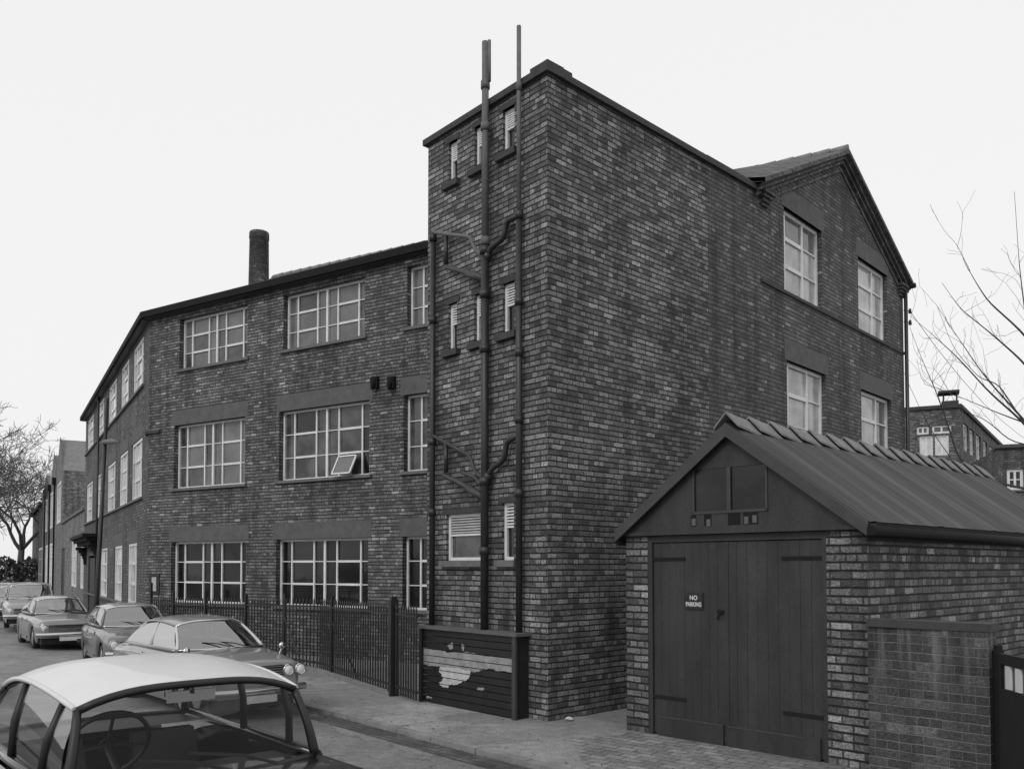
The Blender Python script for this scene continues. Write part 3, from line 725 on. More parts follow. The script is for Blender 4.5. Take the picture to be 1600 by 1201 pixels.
for (a, b_, c, d) in ((u0w, u0w+t, zw0, min(zw1, gtop(u0w))), (u1w-t, u1w, zw0, min(zw1, gtop(u1w))), (um_-t, um_+t, zw0+.03, zw1), (u0w, u1w, zw0, zw0+.03)):
    gf.box(wm, a, b_, c, d, OB-.02, OB+.012)
gw = wm.build('gable_window', 'board_grey', A)
p = MB(); p.face([gf.P(u0w, zw0, OB-.012), gf.P(u1w, zw0, OB-.012), gf.P(u1w, min(zw1, gtop(u1w)), OB-.012), gf.P(min(u1w, uu1), zw1, OB-.012), gf.P(max(u0w, uu0), zw1, OB-.012), gf.P(u0w, min(zw1, gtop(u0w)), OB-.012)])
p.build('pane', 'pane_dusty', gw)
for (pa, pb) in ((1083, 1091), (1104, 1115), (1141, 1160), (1165, 1188)):
    u, z = gf.uz(pa, 820); v, _ = gf.uz(pb, 806); m_ = MB(); gf.box(m_, u, v, 2.71, 2.85, OB+.001, OB+.004); m_.build('vent_slot', 'gutter_black', A)
for (pa, y) in ((1088, 815), (1111, 816), (1170, 812), (1183, 810)):
    u, z = gf.uz(pa, y); m_ = MB(); gf.box(m_, u-.028, u+.028, z-.05, z+.04, OB+.004, OB+.012); m_.build('vent_flap', 'concrete', A)
# doors
fj = MB(); gf.box(fj, du0, du0+.07, -.12, GE-.06, -.08, -.005); gf.box(fj, du1-.05, du1, -.12, GE-.06, -.08, -.005); gf.box(fj, du0+.07, du1-.05, GE-.14, GE-.055, -.08, -.005); fj.build('door_frame', 'door_paint', A)
dm = gf.u(1133); 
for (a, b_, hs) in ((du0+.075, dm-.006, 1), (dm+.006, du1-.055, -1)):
    d_ = MB(); n = 9; w_ = (b_-a)/n
    for i in range(n):
        gf.box(d_, a+i*w_+.0015, a+(i+1)*w_-.0015, .03, GE-.15, -.075, -.03+rnd.random()*.004)
    dr = d_.build('door', 'door_paint', A)
    k = MB(); gf.box(k, a+(.06 if hs > 0 else .01), b_-.04, .0, .24, -.026, .0); kb = k.build('kickboard', 'door_paint', dr)
    k = MB(); gf.box(k, a+(.06 if hs > 0 else .01), b_-.04, .24, .262, -.026, .006); k.build('kickboard_cap', 'board_grey', dr)
    hu = a if hs > 0 else b_
    for z in (2.3, .5):
        h = MB(); gf.box(h, min(hu-.03*hs, hu+.5*hs), max(hu-.03*hs, hu+.5*hs), z-.022, z+.022, -.027, -.016); h.build('strap_hinge', 'gutter_black', dr)
    if hs > 0:
        h = MB(); u, z = gf.uz(1124, 955); gf.box(h, u-.03, u+.05, z-.02, z+.02, -.027, .01); h.tube([gf.P(u, z+.03, .0), gf.P(u-.02, z-.1, .01)], .013, 6); h.build('latch', 'gutter_black', dr)
m_ = MB(); gf.box(m_, dm-.03, dm+.03, .0, GE-.15, -.03, -.02); m_.build('door_cover_strip', 'door_paint', A)

# sign
u0, z1 = gf.uz(1069.5, 925); u1, z0 = gf.uz(1097.5, 952)
m_ = MB(); gf.box(m_, u0, u1, z0, z1, -.016, -.006); S = m_.build('no_parking_sign', 'sign_black', None)
tag(S, 'small black plate with white letters reading NO PARKING on the left garage door', 'sign')
def text(s, u, z, h, wmax, o):
    cu = bpy.data.curves.new('letters', 'FONT'); cu.body = s; cu.size = 1; cu.align_x = 'CENTER'; cu.extrude = .01; cu.offset = .02
    ob = bpy.data.objects.new('tmp', cu); COL.objects.link(ob); bpy.context.view_layer.update()
    me = bpy.data.meshes.new_from_object(ob.evaluated_get(bpy.context.evaluated_depsgraph_get())); COL.objects.unlink(ob); bpy.data.objects.remove(ob)
    xs = [v.co.x for v in me.vertices]; ys = [v.co.y for v in me.vertices]; w_, h_ = max(xs)-min(xs), max(ys)-min(ys); cx = (max(xs)+min(xs))/2
    for v in me.vertices:
        x, y, zz = v.co; q = gf.P(u+(x-cx)*wmax/w_, z+(y-min(ys))*h/h_, o+zz*.1); v.co = q
    me.materials.clear(); me.materials.append(MATS['letter_white']); ob = bpy.data.objects.new('lettering', me); COL.objects.link(ob); ob.parent = S
W_ = u1-u0; H_ = z1-z0
text('NO', (u0+u1)/2-.0, z0+H_*.56, H_*.27, W_*.42, -.004); text('PARKING', (u0+u1)/2, z0+H_*.17, H_*.27, W_*.86, -.004)
m_ = MB()
for a in (.06, .94):
    for b_ in (.08, .92): m_.disc(gf.P(u0+W_*a, z0+H_*b_, -.006), gf.n.to_3d(), .006, 8, .003)
m_.build('screw', 'concrete', S)

# ------------------------------------------------------------------ low wall and gate beside the garage
lw0 = Rg+Vector((-.03, -.045)); lw = Wall(lw0+Vector((-.0, -.0)), lw0+Vector((.7071, -.7071))*1.2, (-.7, -.7))
LW = thing('boundary_wall', 'low stained brick garden wall butted against the right corner of the garage', 'wall', (lw.p0.x, lw.p0.y, 0))
usp = lw.u(1470)
def walls_box(u0, u1, z0, z1, o0, o1, name, mat):
    m_ = MB(); lw.quad(m_, u0, u1, z0, z1, o1); lw.quad(m_, u0, u1, z0, z1, o0)
    for u in (u0, u1): m_.face([lw.P(u, z0, o0), lw.P(u, z0, o1), lw.P(u, z1, o1), lw.P(u, z1, o0)], [(0, z0), (o1-o0, z0), (o1-o0, z1), (0, z1)])
    m_.face([lw.P(u0, z1, o0), lw.P(u1, z1, o0), lw.P(u1, z1, o1), lw.P(u0, z1, o1)], [(u0, 0), (u1, 0), (u1, .2), (u0, .2)])
    return m_.build(name, mat, LW)
walls_box(0, usp, -.15, 1.56, -.22, 0.0, 'wall', 'brick_low'); walls_box(usp+.001, lw.L, -.15, 1.56, -.22, .02, 'pier', 'brick_low')
m_ = MB(); lw.box(m_, -.0, lw.L+.02, 1.56, 1.64, -.25, .032); m_.build('coping', 'coping', LW)

gp = lw.P(lw.L+.06, 0, -.06).to_2d(); gd = Vector((-.10, -.99)).normalized()
gt_ = Wall(gp, gp+gd*1.1, (-1, .0))
GT = thing('garden_gate', 'black boarded gate with white panels in its upper opening, right of the low wall', 'gate', (gp.x, gp.y, 0))
m_ = MB(); gt_.box(m_, .02, 1.08, -.05, 1.02, -.02, .02); gt_.box(m_, .02, 1.08, 1.26, 1.36, -.02, .02)
for a, b_ in ((.02, .09), (1.0, 1.08)): gt_.box(m_, a, b_, 1.02, 1.26, -.02, .02)
m_.build('gate_leaf', 'gutter_black', GT)
m_ = MB(); gt_.box(m_, -.06, .015, -.1, 1.38, -.05, .04); gt_.box(m_, -.05, .0, 1.38, 1.43, -.04, .02); m_.build('gate_post', 'gutter_black', GT)
m_ = MB()
for a in (.16, .36, .56, .76): gt_.box(m_, a, a+.105, 1.03, 1.25, -.008, .012)
m_.build('white_panel', 'paint_white', GT)
m_ = MB(); gt_.box(m_, .09, 1.0, 1.02, 1.26, -.018, -.009); m_.build('backing_board', 'concrete', GT)

# ------------------------------------------------------------------ railings
Pa = Vector((-2.035, 14.85)); Pb = Vector((-4.07, 18.3)); Pc = Vector((-10.25, 24.45)); Pg = Vector((-1.52, 13.95))
def railing(w_, name_parent, h0, h1, sp=.125, hb=.08):
    m_ = MB(); n = int(w_.L/sp)
    for i in range(n):
        u = (i+.5)*w_.L/n; h = h0+(h1-h0)*u/w_.L
        m_.tube([w_.P(u, hb, 0), w_.P(u, h, 0)], .016, 5); m_.tube([w_.P(u, h, 0), w_.P(u, h+.07, 0)], [.02, .002], 5, cap=False)
    pk = m_.build('railing_bars', 'dark_iron', name_parent)
    m_ = MB()
    for z in (.16, -.12):
        a = w_.P(0, (h0+z if z < 0 else z), 0); b_ = w_.P(w_.L, (h1+z if z < 0 else z), 0); q = Vector((0, 0, .035)); n3 = w_.n.to_3d()*.02
        m_.hexa([a-n3, b_-n3, b_+n3, a+n3, a-n3+q, b_-n3+q, b_+n3+q, a+n3+q])
    m_.build('rail', 'dark_iron', name_parent)
FN = thing('iron_railings', 'long black iron railings in front of the factory ground floor windows', 'fence', (Pa.x, Pa.y, 0))
f1 = Wall(Pa, Pb, (-.8, -.5)); f2 = Wall(Pb, Pc, (-.7, -.7))
railing(f1, FN, 1.5, 1.47); railing(f2, FN, 1.47, 1.28, .14)
for (w_, px, h) in ((f1, 520, 1.6), (f2, 446, 1.6), (f2, 385, 1.55), (f2, 322, 1.6), (f2, 272, 1.55), (f2, 237, 1.75)):
    u = min(max(w_.u(px), 0.03), w_.L-.03); m_ = MB(); w_.box(m_, u-.03, u+.03, 0, h, -.03, .03); m_.build('post', 'dark_iron', FN)
for (w_, px, gx, gd_) in ((f1, 520, 562, 16.95), (f2, 446, 477, 18.2)):
    u = w_.u(px); m_ = MB(); m_.tube([w_.P(u, 1.1, .02), (at(gx, gd_), gd_, 0.0)], .018, 6); m_.build('brace', 'dark_iron', FN)
m_ = MB()
for w_ in (f1, f2): w_.box(m_, 0, w_.L, -.05, .07, -.1, .1)
m_.build('kerb_base', 'kerb_stone', FN)
GP = thing('iron_gate', 'narrow black iron gate hung on a thick dark post beside the boarded casing', 'gate', (Pa.x, Pa.y, 0))
f0 = Wall(Pa, Pg, (-.8, -.5)); m_ = MB(); f0.box(m_, -.07, .07, 0, 1.63, -.07, .07); f0.box(m_, -.05, .05, 1.63, 1.69, -.05, .05); m_.build('gate_post', 'dark_iron', GP)
f0b = Wall(f0.P(.08, 0).to_2d(), Pg, (-.8, -.5)); railing(f0b, GP, 1.5, 1.5, .1, .05)

# ------------------------------------------------------------------ ground
def sheet(name, pts, z, mat, thick=0):
    m_ = MB(); m_.face([(x, y, z) for x, y in pts])
    if thick:
        for i in range(len(pts)):
            a, b_ = pts[i], pts[(i+1) % len(pts)]; m_.face([(a[0], a[1], z-thick), (b_[0], b_[1], z-thick), (b_[0], b_[1], z), (a[0], a[1], z)])
    return struct(m_.build(name, mat, None))
RZ = -.055
sheet('ground', [(-700, -600), (700, -600), (700, 900), (-700, 900)], RZ-.03, 'earth')
wdir = wd; kl = [(14.5, -4.0), (10, .35), (4.3, 5.81), (.437, 9.52), (-2.75, 13.2), (-5.35, 16.15), (-7.6, 19.6), (-10.3, 23.6), (-13.3, 27.2)]
kfar = Vector((-13.3, 27.2))+wd*75; kl.append((kfar.x, kfar.y))
# smooth the kerb line
def smooth(pl, n=8):
    out = []
    for i in range(len(pl)-1):
        p0 = Vector(pl[max(i-1, 0)]); p1 = Vector(pl[i]); p2 = Vector(pl[i+1]); p3_ = Vector(pl[min(i+2, len(pl)-1)])
        m1 = (p2-p0)*.5; m2 = (p3_-p1)*.5; L = (p2-p1).length; m1 = m1.normalized()*L; m2 = m2.normalized()*L
        for k in range(n):
            t = k/n; h = (2*t**3-3*t*t+1, t**3-2*t*t+t, -2*t**3+3*t*t, t**3-t*t); out.append(p1*h[0]+m1*h[1]+p2*h[2]+m2*h[3])
    return out+[Vector(pl[-1])]
KL = smooth(kl)
def offset(pl, k):
    out = []
    for i, p in enumerate(pl):
        d = (pl[min(i+1, len(pl)-1)]-pl[max(i-1, 0)]).normalized(); out.append(p+Vector((-d.y, d.x))*k)
    return out
def ribbon(name, a, b_, z, mat, z2=None):
    m_ = MB(); m_.grid([[(p.x, p.y, z) for p in a], [(p.x, p.y, z if z2 is None else z2) for p in b_]], smooth=False); return m_.build(name, mat, None)
# kl runs from near right to far left, left-hand normal points towards the camera side
struct(ribbon('road', KL, offset(KL, 7.4), RZ, 'asphalt', RZ+.31))
struct(ribbon('gutter_channel', offset(KL, .02), offset(KL, .42), RZ+.008, 'gutter_setts', RZ+.022))
m_ = MB(); i_ = offset(KL, -.13)
def along(pl, s_):
    for a, b_ in zip(pl, pl[1:]):
        l = (b_-a).length
        if s_ <= l: return a.lerp(b_, s_/l), (b_-a).normalized()
        s_ -= l
    return pl[-1], (pl[-1]-pl[-2]).normalized()
tot = sum((b_-a).length for a, b_ in zip(KL, KL[1:])); s_ = 0
while s_ < min(tot-1, 70):
    e = s_+rnd.uniform(.75, .98); (a, da), (c, dc) = along(KL, s_+.008), along(KL, e-.008); na, nc = Vector((da.y, -da.x)), Vector((dc.y, -dc.x)); zt_ = .006+rnd.uniform(-.006, .01); w_ = .14; k_ = rnd.uniform(-.008, .012)
    a = a-na*k_; c = c-nc*k_
    m_.hexa([(*a, RZ-.05), (*c, RZ-.05), (*(c+nc*w_), RZ-.05), (*(a+na*w_), RZ-.05), (*a, zt_), (*c, zt_), (*(c+nc*w_), zt_), (*(a+na*w_), zt_)]); s_ = e
struct(m_.build('kerb', 'kerb_stone', None))
m_ = MB(); far = offset(KL, -40)
# pavement as a wide slab behind the kerb, reaching under the buildings
m_.grid([[(p.x, p.y, 0) for p in i_], [(p.x, p.y, 0) for p in offset(KL, -2.6)]], smooth=False)
struct(m_.build('pavement', 'pavement_tar', None))
sheet('yard', [(-2.2, 13.9), (1.1, 10.3), (5, 6.5), (10.7, 1.1), (16, -4), (60, 10), (60, 80), (-25, 80), (-30, 60), (-11.5, 26), (-5.2, 17.5)], -.006, 'yard')
# opposite pavement
k2 = offset(KL, 7.4); m_ = MB(); m_.grid([[(p.x, p.y, RZ-.02) for p in k2], [(p.x, p.y, .33) for p in k2], [(p.x, p.y, .35) for p in offset(KL, 10.5)]], smooth=False)
struct(m_.build('far_pavement', 'pavement_tar', None))
# setts in front of the garage
kdir = (Vector((4.3, 5.81))-Vector((.437, 9.52))).normalized(); kn = Vector((-kdir.y, kdir.x)); kn = kn if kn.y > 0 else -kn
s0 = Vector((.437, 9.52))+kn*.16+kdir*.35; s1 = Vector((4.3, 5.81))+kn*.16+kdir*2
sheet('sett_paving', [tuple(s0), tuple(s1), tuple(s1+kn*2.6), tuple(Rg+Vector((.3, .3))), tuple(Lg+Vector((.1, .1))), tuple(Lg+Vector((-.1, -.35))), (.75, 11.2)], .004, 'pavement_setts')
# iron cover plate in the pavement
cvp = Vector((-1.62, 12.5)); m_ = MB()
cw = Wall(cvp-tf.d*-.45, cvp-tf.d*.45, (-.7, -.7)); 
m_.hexa([(*(cvp+tf.d*a+tf.n*b_), z) for z in (.001, .007) for a, b_ in ((-.42, .28), (.42, .28), (.42, -.28), (-.42, -.28))])
o = m_.build('cover_plate', 'pavement_tar', None); tag(o, 'flat iron cover plate set in the pavement in front of the boarded casing', 'cover plate')
# litter by the tower foot
def crumple(name, c, r, label):
    m_ = MB(); P_ = []
    for i in range(5):
        row = []
        for k in range(9):
            a = 2*math.pi*k/8; rr = r*math.sin(math.pi*(i+.5)/5)*(.7+.5*((i*7+k % 8*13) % 10)/10); row.append((c[0]+rr*math.cos(a), c[1]+rr*math.sin(a), c[2]+r*.5*(1-math.cos(math.pi*(i+.2)/5))*.8))
        P_.append(row)
    m_.grid(P_, smooth=False); tag(m_.build(name, 'litter', None), label, 'litter')
q = ts.P(.25, .0, .18); crumple('crumpled_paper', (q.x, q.y, .02), .06, 'crumpled white paper scrap on the ground at the foot of the tower corner')
m_ = MB(); q = ts.P(.9, .0, .9); 
for k in range(5):
    a = q+Vector((k*.16, -k*.035, .01)); m_.hexa([a+Vector((0, 0, 0)), a+Vector((.15, -.03, 0)), a+Vector((.17, .03, 0)), a+Vector((.02, .05, 0)), a+Vector((0, 0, .015)), a+Vector((.15, -.03, .02)), a+Vector((.17, .03, .015)), a+Vector((.02, .05, .02))])
tag(m_.build('timber_scrap', 'paper_pale', None), 'pale broken strip of timber lying on the paving between the tower and the garage', 'timber scrap')

# gutter debris: leaves, grit and paper scraps swept along the kerb
rr = random.Random(11); m_ = MB(); i0 = [i for i, p in enumerate(KL) if -9 < p.x < 6]
for k in range(900):
    i = rr.choice(i0[:-1]); t = rr.random(); p = KL[i].lerp(KL[i+1], t); d = (KL[i+1]-KL[i]).normalized(); n = Vector((-d.y, d.x))
    o = abs(rr.gauss(0, .16))+.03 if rr.random() < .7 else -abs(rr.gauss(0, 1.0))-.2
    q = p+n*o; z = (RZ+.02+.05*o) if o > 0 else .008; s_ = rr.uniform(.006, .022); a = rr.random()*6.28
    c = [Vector((q.x+s_*math.cos(a+b_)*rr.uniform(.6, 1.3), q.y+s_*math.sin(a+b_)*rr.uniform(.6, 1.3), z+rr.uniform(0, .012))) for b_ in (0, 1.5, 3, 4.6)]
    m_.face(c, None, rr.choice((0, 0, 1)))
o = m_.build('gutter_debris', ['earth_dark', 'concrete'], None); o['kind'] = 'stuff'; o['label'] = 'leaf grit and scraps scattered along the kerb and paving'; o['category'] = 'debris'
# ------------------------------------------------------------------ cars
def lerp_list(L_, x):
    if x <= L_[0][0]: return L_[0][1]
    for (a, va), (b_, vb) in zip(L_, L_[1:]):
        if x <= b_:
            t = (x-a)/(b_-a); t = t*t*(3-2*t)*.35+t*.65; return va+(vb-va)*t
    return L_[-1][1]
def car(label, loc, head, P, group=None, cat='car', rz=None):
    h = Vector(head).normalized(); T = thing('parked_car', label, cat, loc, math.atan2(h.y, h.x) if rz is None else rz, group)
    L, W, H = P['L'], P['W'], P['H']; hw = W/2; wr = P.get('wr', .3); xf, xr = P['wx']; Ra = wr+.07; sill = .2
    paint = P['paint']; roofp = P.get('roof', paint); wsb, wst, rwt, rwb = P['gh']; bz = P['belt']; wB, wR = hw*P.get('wB', .86), hw*P.get('wR', .66)
    def ww(x):
        e = abs(x)/(L/2); return hw*(1-.16*e**4-(.05 if e > .97 else 0)-(.04 if e > .993 else 0))
    N = 84; xs = [-L/2+L*i/N for i in range(N+1)]
    rows = []
    for x in xs:
        w_ = ww(x); zt_, zs_ = lerp_list(P['top'], x), lerp_list(P['sh'], x); zb_ = sill+(.14 if abs(x) > L/2-.35 else 0)
        for c in (xf, xr):
            if abs(x-c) < Ra: zb_ = max(zb_, wr+math.sqrt(Ra*Ra-(x-c)**2)*.96)
        d = zs_-zb_
        half = [(w_*.93, zb_), (w_*.985, zb_+.22*d), (w_, zb_+.5*d), (w_*.985, zb_+.82*d), (w_*.945, zs_-.005), (w_*.86, zs_+.42*(zt_-zs_)), (w_*.74, zs_+.66*(zt_-zs_)), (w_*.4, zs_+.93*(zt_-zs_)), (0, zt_)]
        rows.append([(x, -y, z) for y, z in half]+[(x, y, z) for y, z in half[-2::-1]])
    nh = 8
    def skip(i, j): return rwb+.02 < xs[i] and xs[i+1] < wsb-.02 and 5 <= j < 11
    m_ = MB(); m_.grid(rows, skip=skip)
    m_.face(rows[-1][::-1]); m_.face(rows[0])
    body = m_.build('body', paint, T, local=True)
    m_ = MB(); m_.box(-L/2+.15, L/2-.15, -hw*.8, hw*.8, .17, .36); m_.box(xf-Ra, xf+Ra, -hw*.72, hw*.72, .3, .72); m_.box(xr-Ra, xr+Ra, -hw*.72, hw*.72, .3, .72)
    m_.build('underbody', 'trim_black', T, local=True)
    # roof
    crown = P.get('crown', .05); ed = P.get('edge', .075)
    def rz_(t, s): return H-crown*(2*t-1)**2*(1 if t > .5 else P.get('rear_drop', 1))-ed*abs(s)**3.2
    def rx(t, s): return rwt+(wst-rwt)*t+(.05*(1-s*s) if t > .5 else -.04*(1-s*s))*abs(2*t-1)**2
    def rw(t): return wR*(1-.05*(2*t-1)**2)
    m_ = MB(); G_ = [[(rx(i/16, s), rw(i/16)*s*1.0, rz_(i/16, s)) for s in [k/9 for k in range(-9, 10)]] for i in range(17)]
    m_.grid(G_)
    # gutter rail
    for sg in (0, -1):
        m_.tube([Vector(r_[sg])-Vector((0, 0, .004)) for r_ in G_], .014, 6)
    ro = m_.build('roof', roofp, T, local=True)
    m_ = MB(); m_.grid([[(a, b_*.97, c-.03) for a, b_, c in r_] for r_ in G_]); m_.build('headlining', 'seat_vinyl', ro, local=True)
    # screens
    gm = P.get('glass', 'glass_bright')
    def screen(xb, xt, t, bul, name):
        R_ = []
        for i in range(9):
            q = i/8; row = []
            for k in range(-8, 9):
                s = k/8; yb, yt = wB*.97*s, rw(t)*s*.98
                zt_ = rz_(t, s)-.012; x = (xb+bul*(1-s*s))*(1-q)+(rx(t, s))*q+ (.03 if bul > 0 else -.03)*math.sin(q*math.pi); row.append((x, yb*(1-q)+yt*q, (bz-.01)*(1-q)+zt_*q))
            R_.append(row)
        m_ = MB(); m_.grid(R_); g_ = m_.build(name, gm, T, local=True)
        m_ = MB(); e = .016; m_.tube([Vector(p) for p in R_[0]], e, 6); m_.tube([Vector(p) for p in R_[-1]], e*1.3, 6); m_.build('screen_surround', P.get('seal', 'trim_black'), g_, local=True)
        return R_
    Rf = screen(wsb, wst, 1, .12, 'windscreen'); Rr = screen(rwb, rwt, 0, -.1, 'rear_window')
    pr = P.get('pr', .026)
    for Q in (Rf, Rr):
        for sg in (0, -1): m_ = MB(); m_.tube([Vector(r_[sg]) for r_ in Q], [pr*1.25-(pr*.35)*i/8 for i in range(9)], 8); m_.build('pillar', P.get('pillarp', roofp if P.get('roof') is None else paint), T, local=True)
    # side pillars + side glass
    m_ = MB(); pil = [(wsb, 1)]+P['pillars']+[(rwb, 0)]
    def roofpt(t, s): return Vector((rx(t, s), rw(t)*s*.985, rz_(t, s)-.02))
    pmat = P.get('pillarp', roofp if P.get('roof') is None else paint); m_ = None
    for (xb, t) in P['pillars']:
        for s in (-1, 1): m_ = MB(); a = Vector((xb, s*wB, bz)); b_ = roofpt(t, s); m_.tube([a, a.lerp(b_, .5)+Vector((0, s*.02, 0)), b_], [pr*1.1, pr, pr*.8], 6); m_.build('pillar', pmat, T, local=True)
    for s in (-1, 1):
        for (xa, ta), (xb, tb) in zip(pil, pil[1:]):
            R_ = []
            for i in range(7):
                q = i/6; a = Vector((xa, s*wB, bz)).lerp(roofpt(ta, s), q); b_ = Vector((xb, s*wB, bz)).lerp(roofpt(tb, s), q)
                row = []
                for k in range(9): p = a.lerp(b_, k/8); top = roofpt(ta+(tb-ta)*k/8, s); p.z = bz*(1-q)+top.z*q; p.y += s*.02*math.sin(q*math.pi); row.append(p)
                R_.append(row)
            m_ = MB(); m_.grid(R_); m_.build('side_window', gm, T, local=True)
    # waist sill around the cabin
    m_ = MB()
    for s in (-1, 1): m_.tube([(rwb, s*wB, bz-.015), ((rwb+wsb)/2, s*(wB+.012), bz-.012), (wsb, s*wB, bz-.015)], .028, 6)
    m_.build('waist_rail', P.get('waistp', paint), T, local=True)
    m_ = MB(); m_.grid([[(x, y*s_, bz-.02+dz) for s_ in (-1, -.5, 0, .5, 1)] for x, y, dz in ((wsb-.3, wB*.98, -.03), (wsb+.02, wB*.97, .0), (wsb+.12, wB*.6, .012))]); m_.grid([[(x, y*s_, bz-.02) for s_ in (-1, 0, 1)] for x, y in ((rwb+.35, wB*.98), (rwb-.06, wB*.9))])
    m_.build('scuttle', 'trim_black', T, local=True)
    # seats and wheel
    m_ = MB()
    for s in (-1, 1):
        y = s*hw*.43; m_.box(wsb-1.25, wsb-.8, y-.24, y+.24, .3, bz-.4); 
        m_.hexa([(wsb-1.42, y-.24, .45), (wsb-1.3, y-.24, .45), (wsb-1.3, y+.24, .45), (wsb-1.42, y+.24, .45), (wsb-1.55, y-.19, bz-.05), (wsb-1.47, y-.19, bz-.05), (wsb-1.47, y+.19, bz-.05), (wsb-1.55, y+.19, bz-.05)])
    xb = min(wsb-2.05, rwb+.75) if rwb < -.8 else rwb+.4
    m_.hexa([(xb-.1, -hw*.75, .4), (xb+.08, -hw*.75, .4), (xb+.08, hw*.75, .4), (xb-.1, hw*.75, .4), (xb-.25, -hw*.7, bz-.06), (xb-.12, -hw*.7, bz-.06), (xb-.12, hw*.7, bz-.06), (xb-.25, hw*.7, bz-.06)])
    m_.build('seats', 'seat_vinyl', T, local=True, bevel=.03)
    m_ = MB(); m_.box(wsb-.42, wsb-.22, -wB*.93, wB*.93, bz-.2, bz-.05); dsh = m_.build('dashboard', P.get('dash', 'trim_black'), T, local=True, bevel=.02)
    if P.get('detail'):
        m_ = MB(); m_.box(wsb-.44, wsb-.421, -.62, -.18, bz-.17, bz-.07); m_.build('instrument_panel', 'dash_grey', dsh, local=True)
        m_ = MB(); m_.box(wsb-.46, wsb-.3, -wB*.9, wB*.9, bz-.33, bz-.25); m_.build('parcel_shelf', 'dash_grey', dsh, local=True)
    m_ = MB(); c = Vector((wsb-P.get('swx', .62), -hw*P.get('swy', .45), bz+P.get('swz', -.02))); n_ = Vector((-.86, 0, .5)).normalized(); m_.ring(c, n_, .205, .013, 28); m_.disc(c, n_, .045, 12, .02)
    for a in (0.1, math.pi-.1, -math.pi/2): 
        x_ = n_.cross(Vector((0, 1, 0))).normalized(); y_ = Vector((0, 1, 0)); m_.tube([c, c+(y_*math.cos(a)+x_*math.sin(a))*.19], .009, 5)
    m_.tube([c, c-n_*.4], .02, 8); m_.build('steering_wheel', 'trim_black', T, local=True)
    m_ = MB(); m_.tube([(wst-.04, 0, H-.09), (wst-.02, 0, H-.13)], .008, 5); m_.box(wst-.05, wst-.035, -.12, .12, H-.17, H-.115); m_.build('rear_view_mirror', 'chrome', T, local=True)
    # wheels
    for c in (xf, xr):
        for s in (-1, 1):
            y0 = s*(ww(c)-.045); m_ = MB(); prof = [(.0, wr-.1), (0, wr-.03), (-.03, wr), (-.13, wr), (-.16, wr-.03), (-.16, wr-.1)]
            m_.grid([[(c+r_*math.cos(2*math.pi*k/24), y0+s*o, wr+r_*math.sin(2*math.pi*k/24)) for k in range(25)] for o, r_ in prof]); tw = m_.build('wheel', 'rubber', T, local=True)
            m_ = MB(); m_.disc((c, y0-s*.02, wr), (0, s, 0), wr-.09, 20, .03); m_.build('hubcap', 'chrome' if P.get('hub', 1) else 'trim_black', tw, local=True)
    # nose
    fx = L/2; hz_, hr = P['hl_z'], P['hl_r']
    for y in P['hl_y']:
        for s in (-1, 1):
            q = fx-P.get('hl_in', .02); m_ = MB(); m_.ring((q, s*y, hz_), (1, 0, 0), hr, .012, 20); hh = m_.build('headlight', 'chrome', T, local=True)
            m_ = MB(); m_.disc((q-.01, s*y, hz_), (1, 0, 0), hr, 18, .03); m_.build('lens', 'lamp_glass', hh, local=True)
    gw_, g0, g1 = P['grille']; m_ = MB(); m_.box(fx-.06, fx-.0, -gw_, gw_, g0, g1); gr_ = m_.build('grille', 'trim_black', T, local=True)
    m_ = MB(); n = P.get('gbars', 5)
    for k in range(n): z = g0+(g1-g0)*(k+.5)/n; m_.box(fx-.0, fx+.006, -gw_*.98, gw_*.98, z-.006, z+.006)
    m_.build('grille_bars', 'chrome', gr_, local=True)
    for sgn, nm in ((1, 'front_bumper'), (-1, 'rear_bumper')):
        m_ = MB(); R_ = []
        for k in range(-8, 9):
            s = k/8; x = sgn*(fx+.09-.12*abs(s)**3); R_.append([(x-sgn*.05, s*hw*.98, .38), (x, s*hw*.98, .39), (x+sgn*.02, s*hw*.98, .43), (x, s*hw*.98, .475), (x-sgn*.05, s*hw*.98, .48)])
        m_.grid(R_); m_.build(nm, 'chrome', T, local=True)
    m_ = MB(); m_.box(fx+.06, fx+.125, -.25, .25, .27, .37); m_.build('number_plate', 'plate_white' if P.get('plate', 1) else 'trim_black', T, local=True)
    # bonnet shut lines, wipers, door handles, wing mirrors
    m_ = MB()
    for s in (-1, 1):
        a = Vector((wsb+.16, s*.12+.2, bz+.015)); b_ = Vector((wsb+.02, s*.12-.18, bz+.06)); m_.tube([a, a.lerp(b_, .4)+Vector((-.02, 0, .03)), b_+Vector((-.03, 0, .03))], .009, 5)
    m_.build('wiper', 'trim_black', T, local=True)
    for s in (-1, 1):
        x = wsb-.95; y = s*(ww(x)+.008); m_ = MB(); m_.tube([(x-.06, y, bz-.13), (x-.03, y+s*.02, bz-.13), (x+.05, y+s*.02, bz-.13), (x+.08, y, bz-.13)], .01, 5); m_.build('door_handle', 'chrome', T, local=True)
    m_ = MB()
    for s in (-1, 1):
        for x in (wsb-.18, wsb-1.2):
            zz = lerp_list(P['sh'], x); m_.box(x, x+.008, s*(ww(x)*.98)-.006, s*(ww(x)*.98)+.009, .26, zz-.03)
    m_.build('door_seam', 'trim_black', T, local=True)
    if P.get('strip'):
        m_ = MB()
        for s in (-1, 1): m_.tube([(x, s*(ww(x)*.985+.006), lerp_list(P['sh'], x)-.06) for x in [-L/2+.2+(L-.4)*k/20 for k in range(21)]], .01, 5)
        m_.build('side_strip', 'chrome', T, local=True)
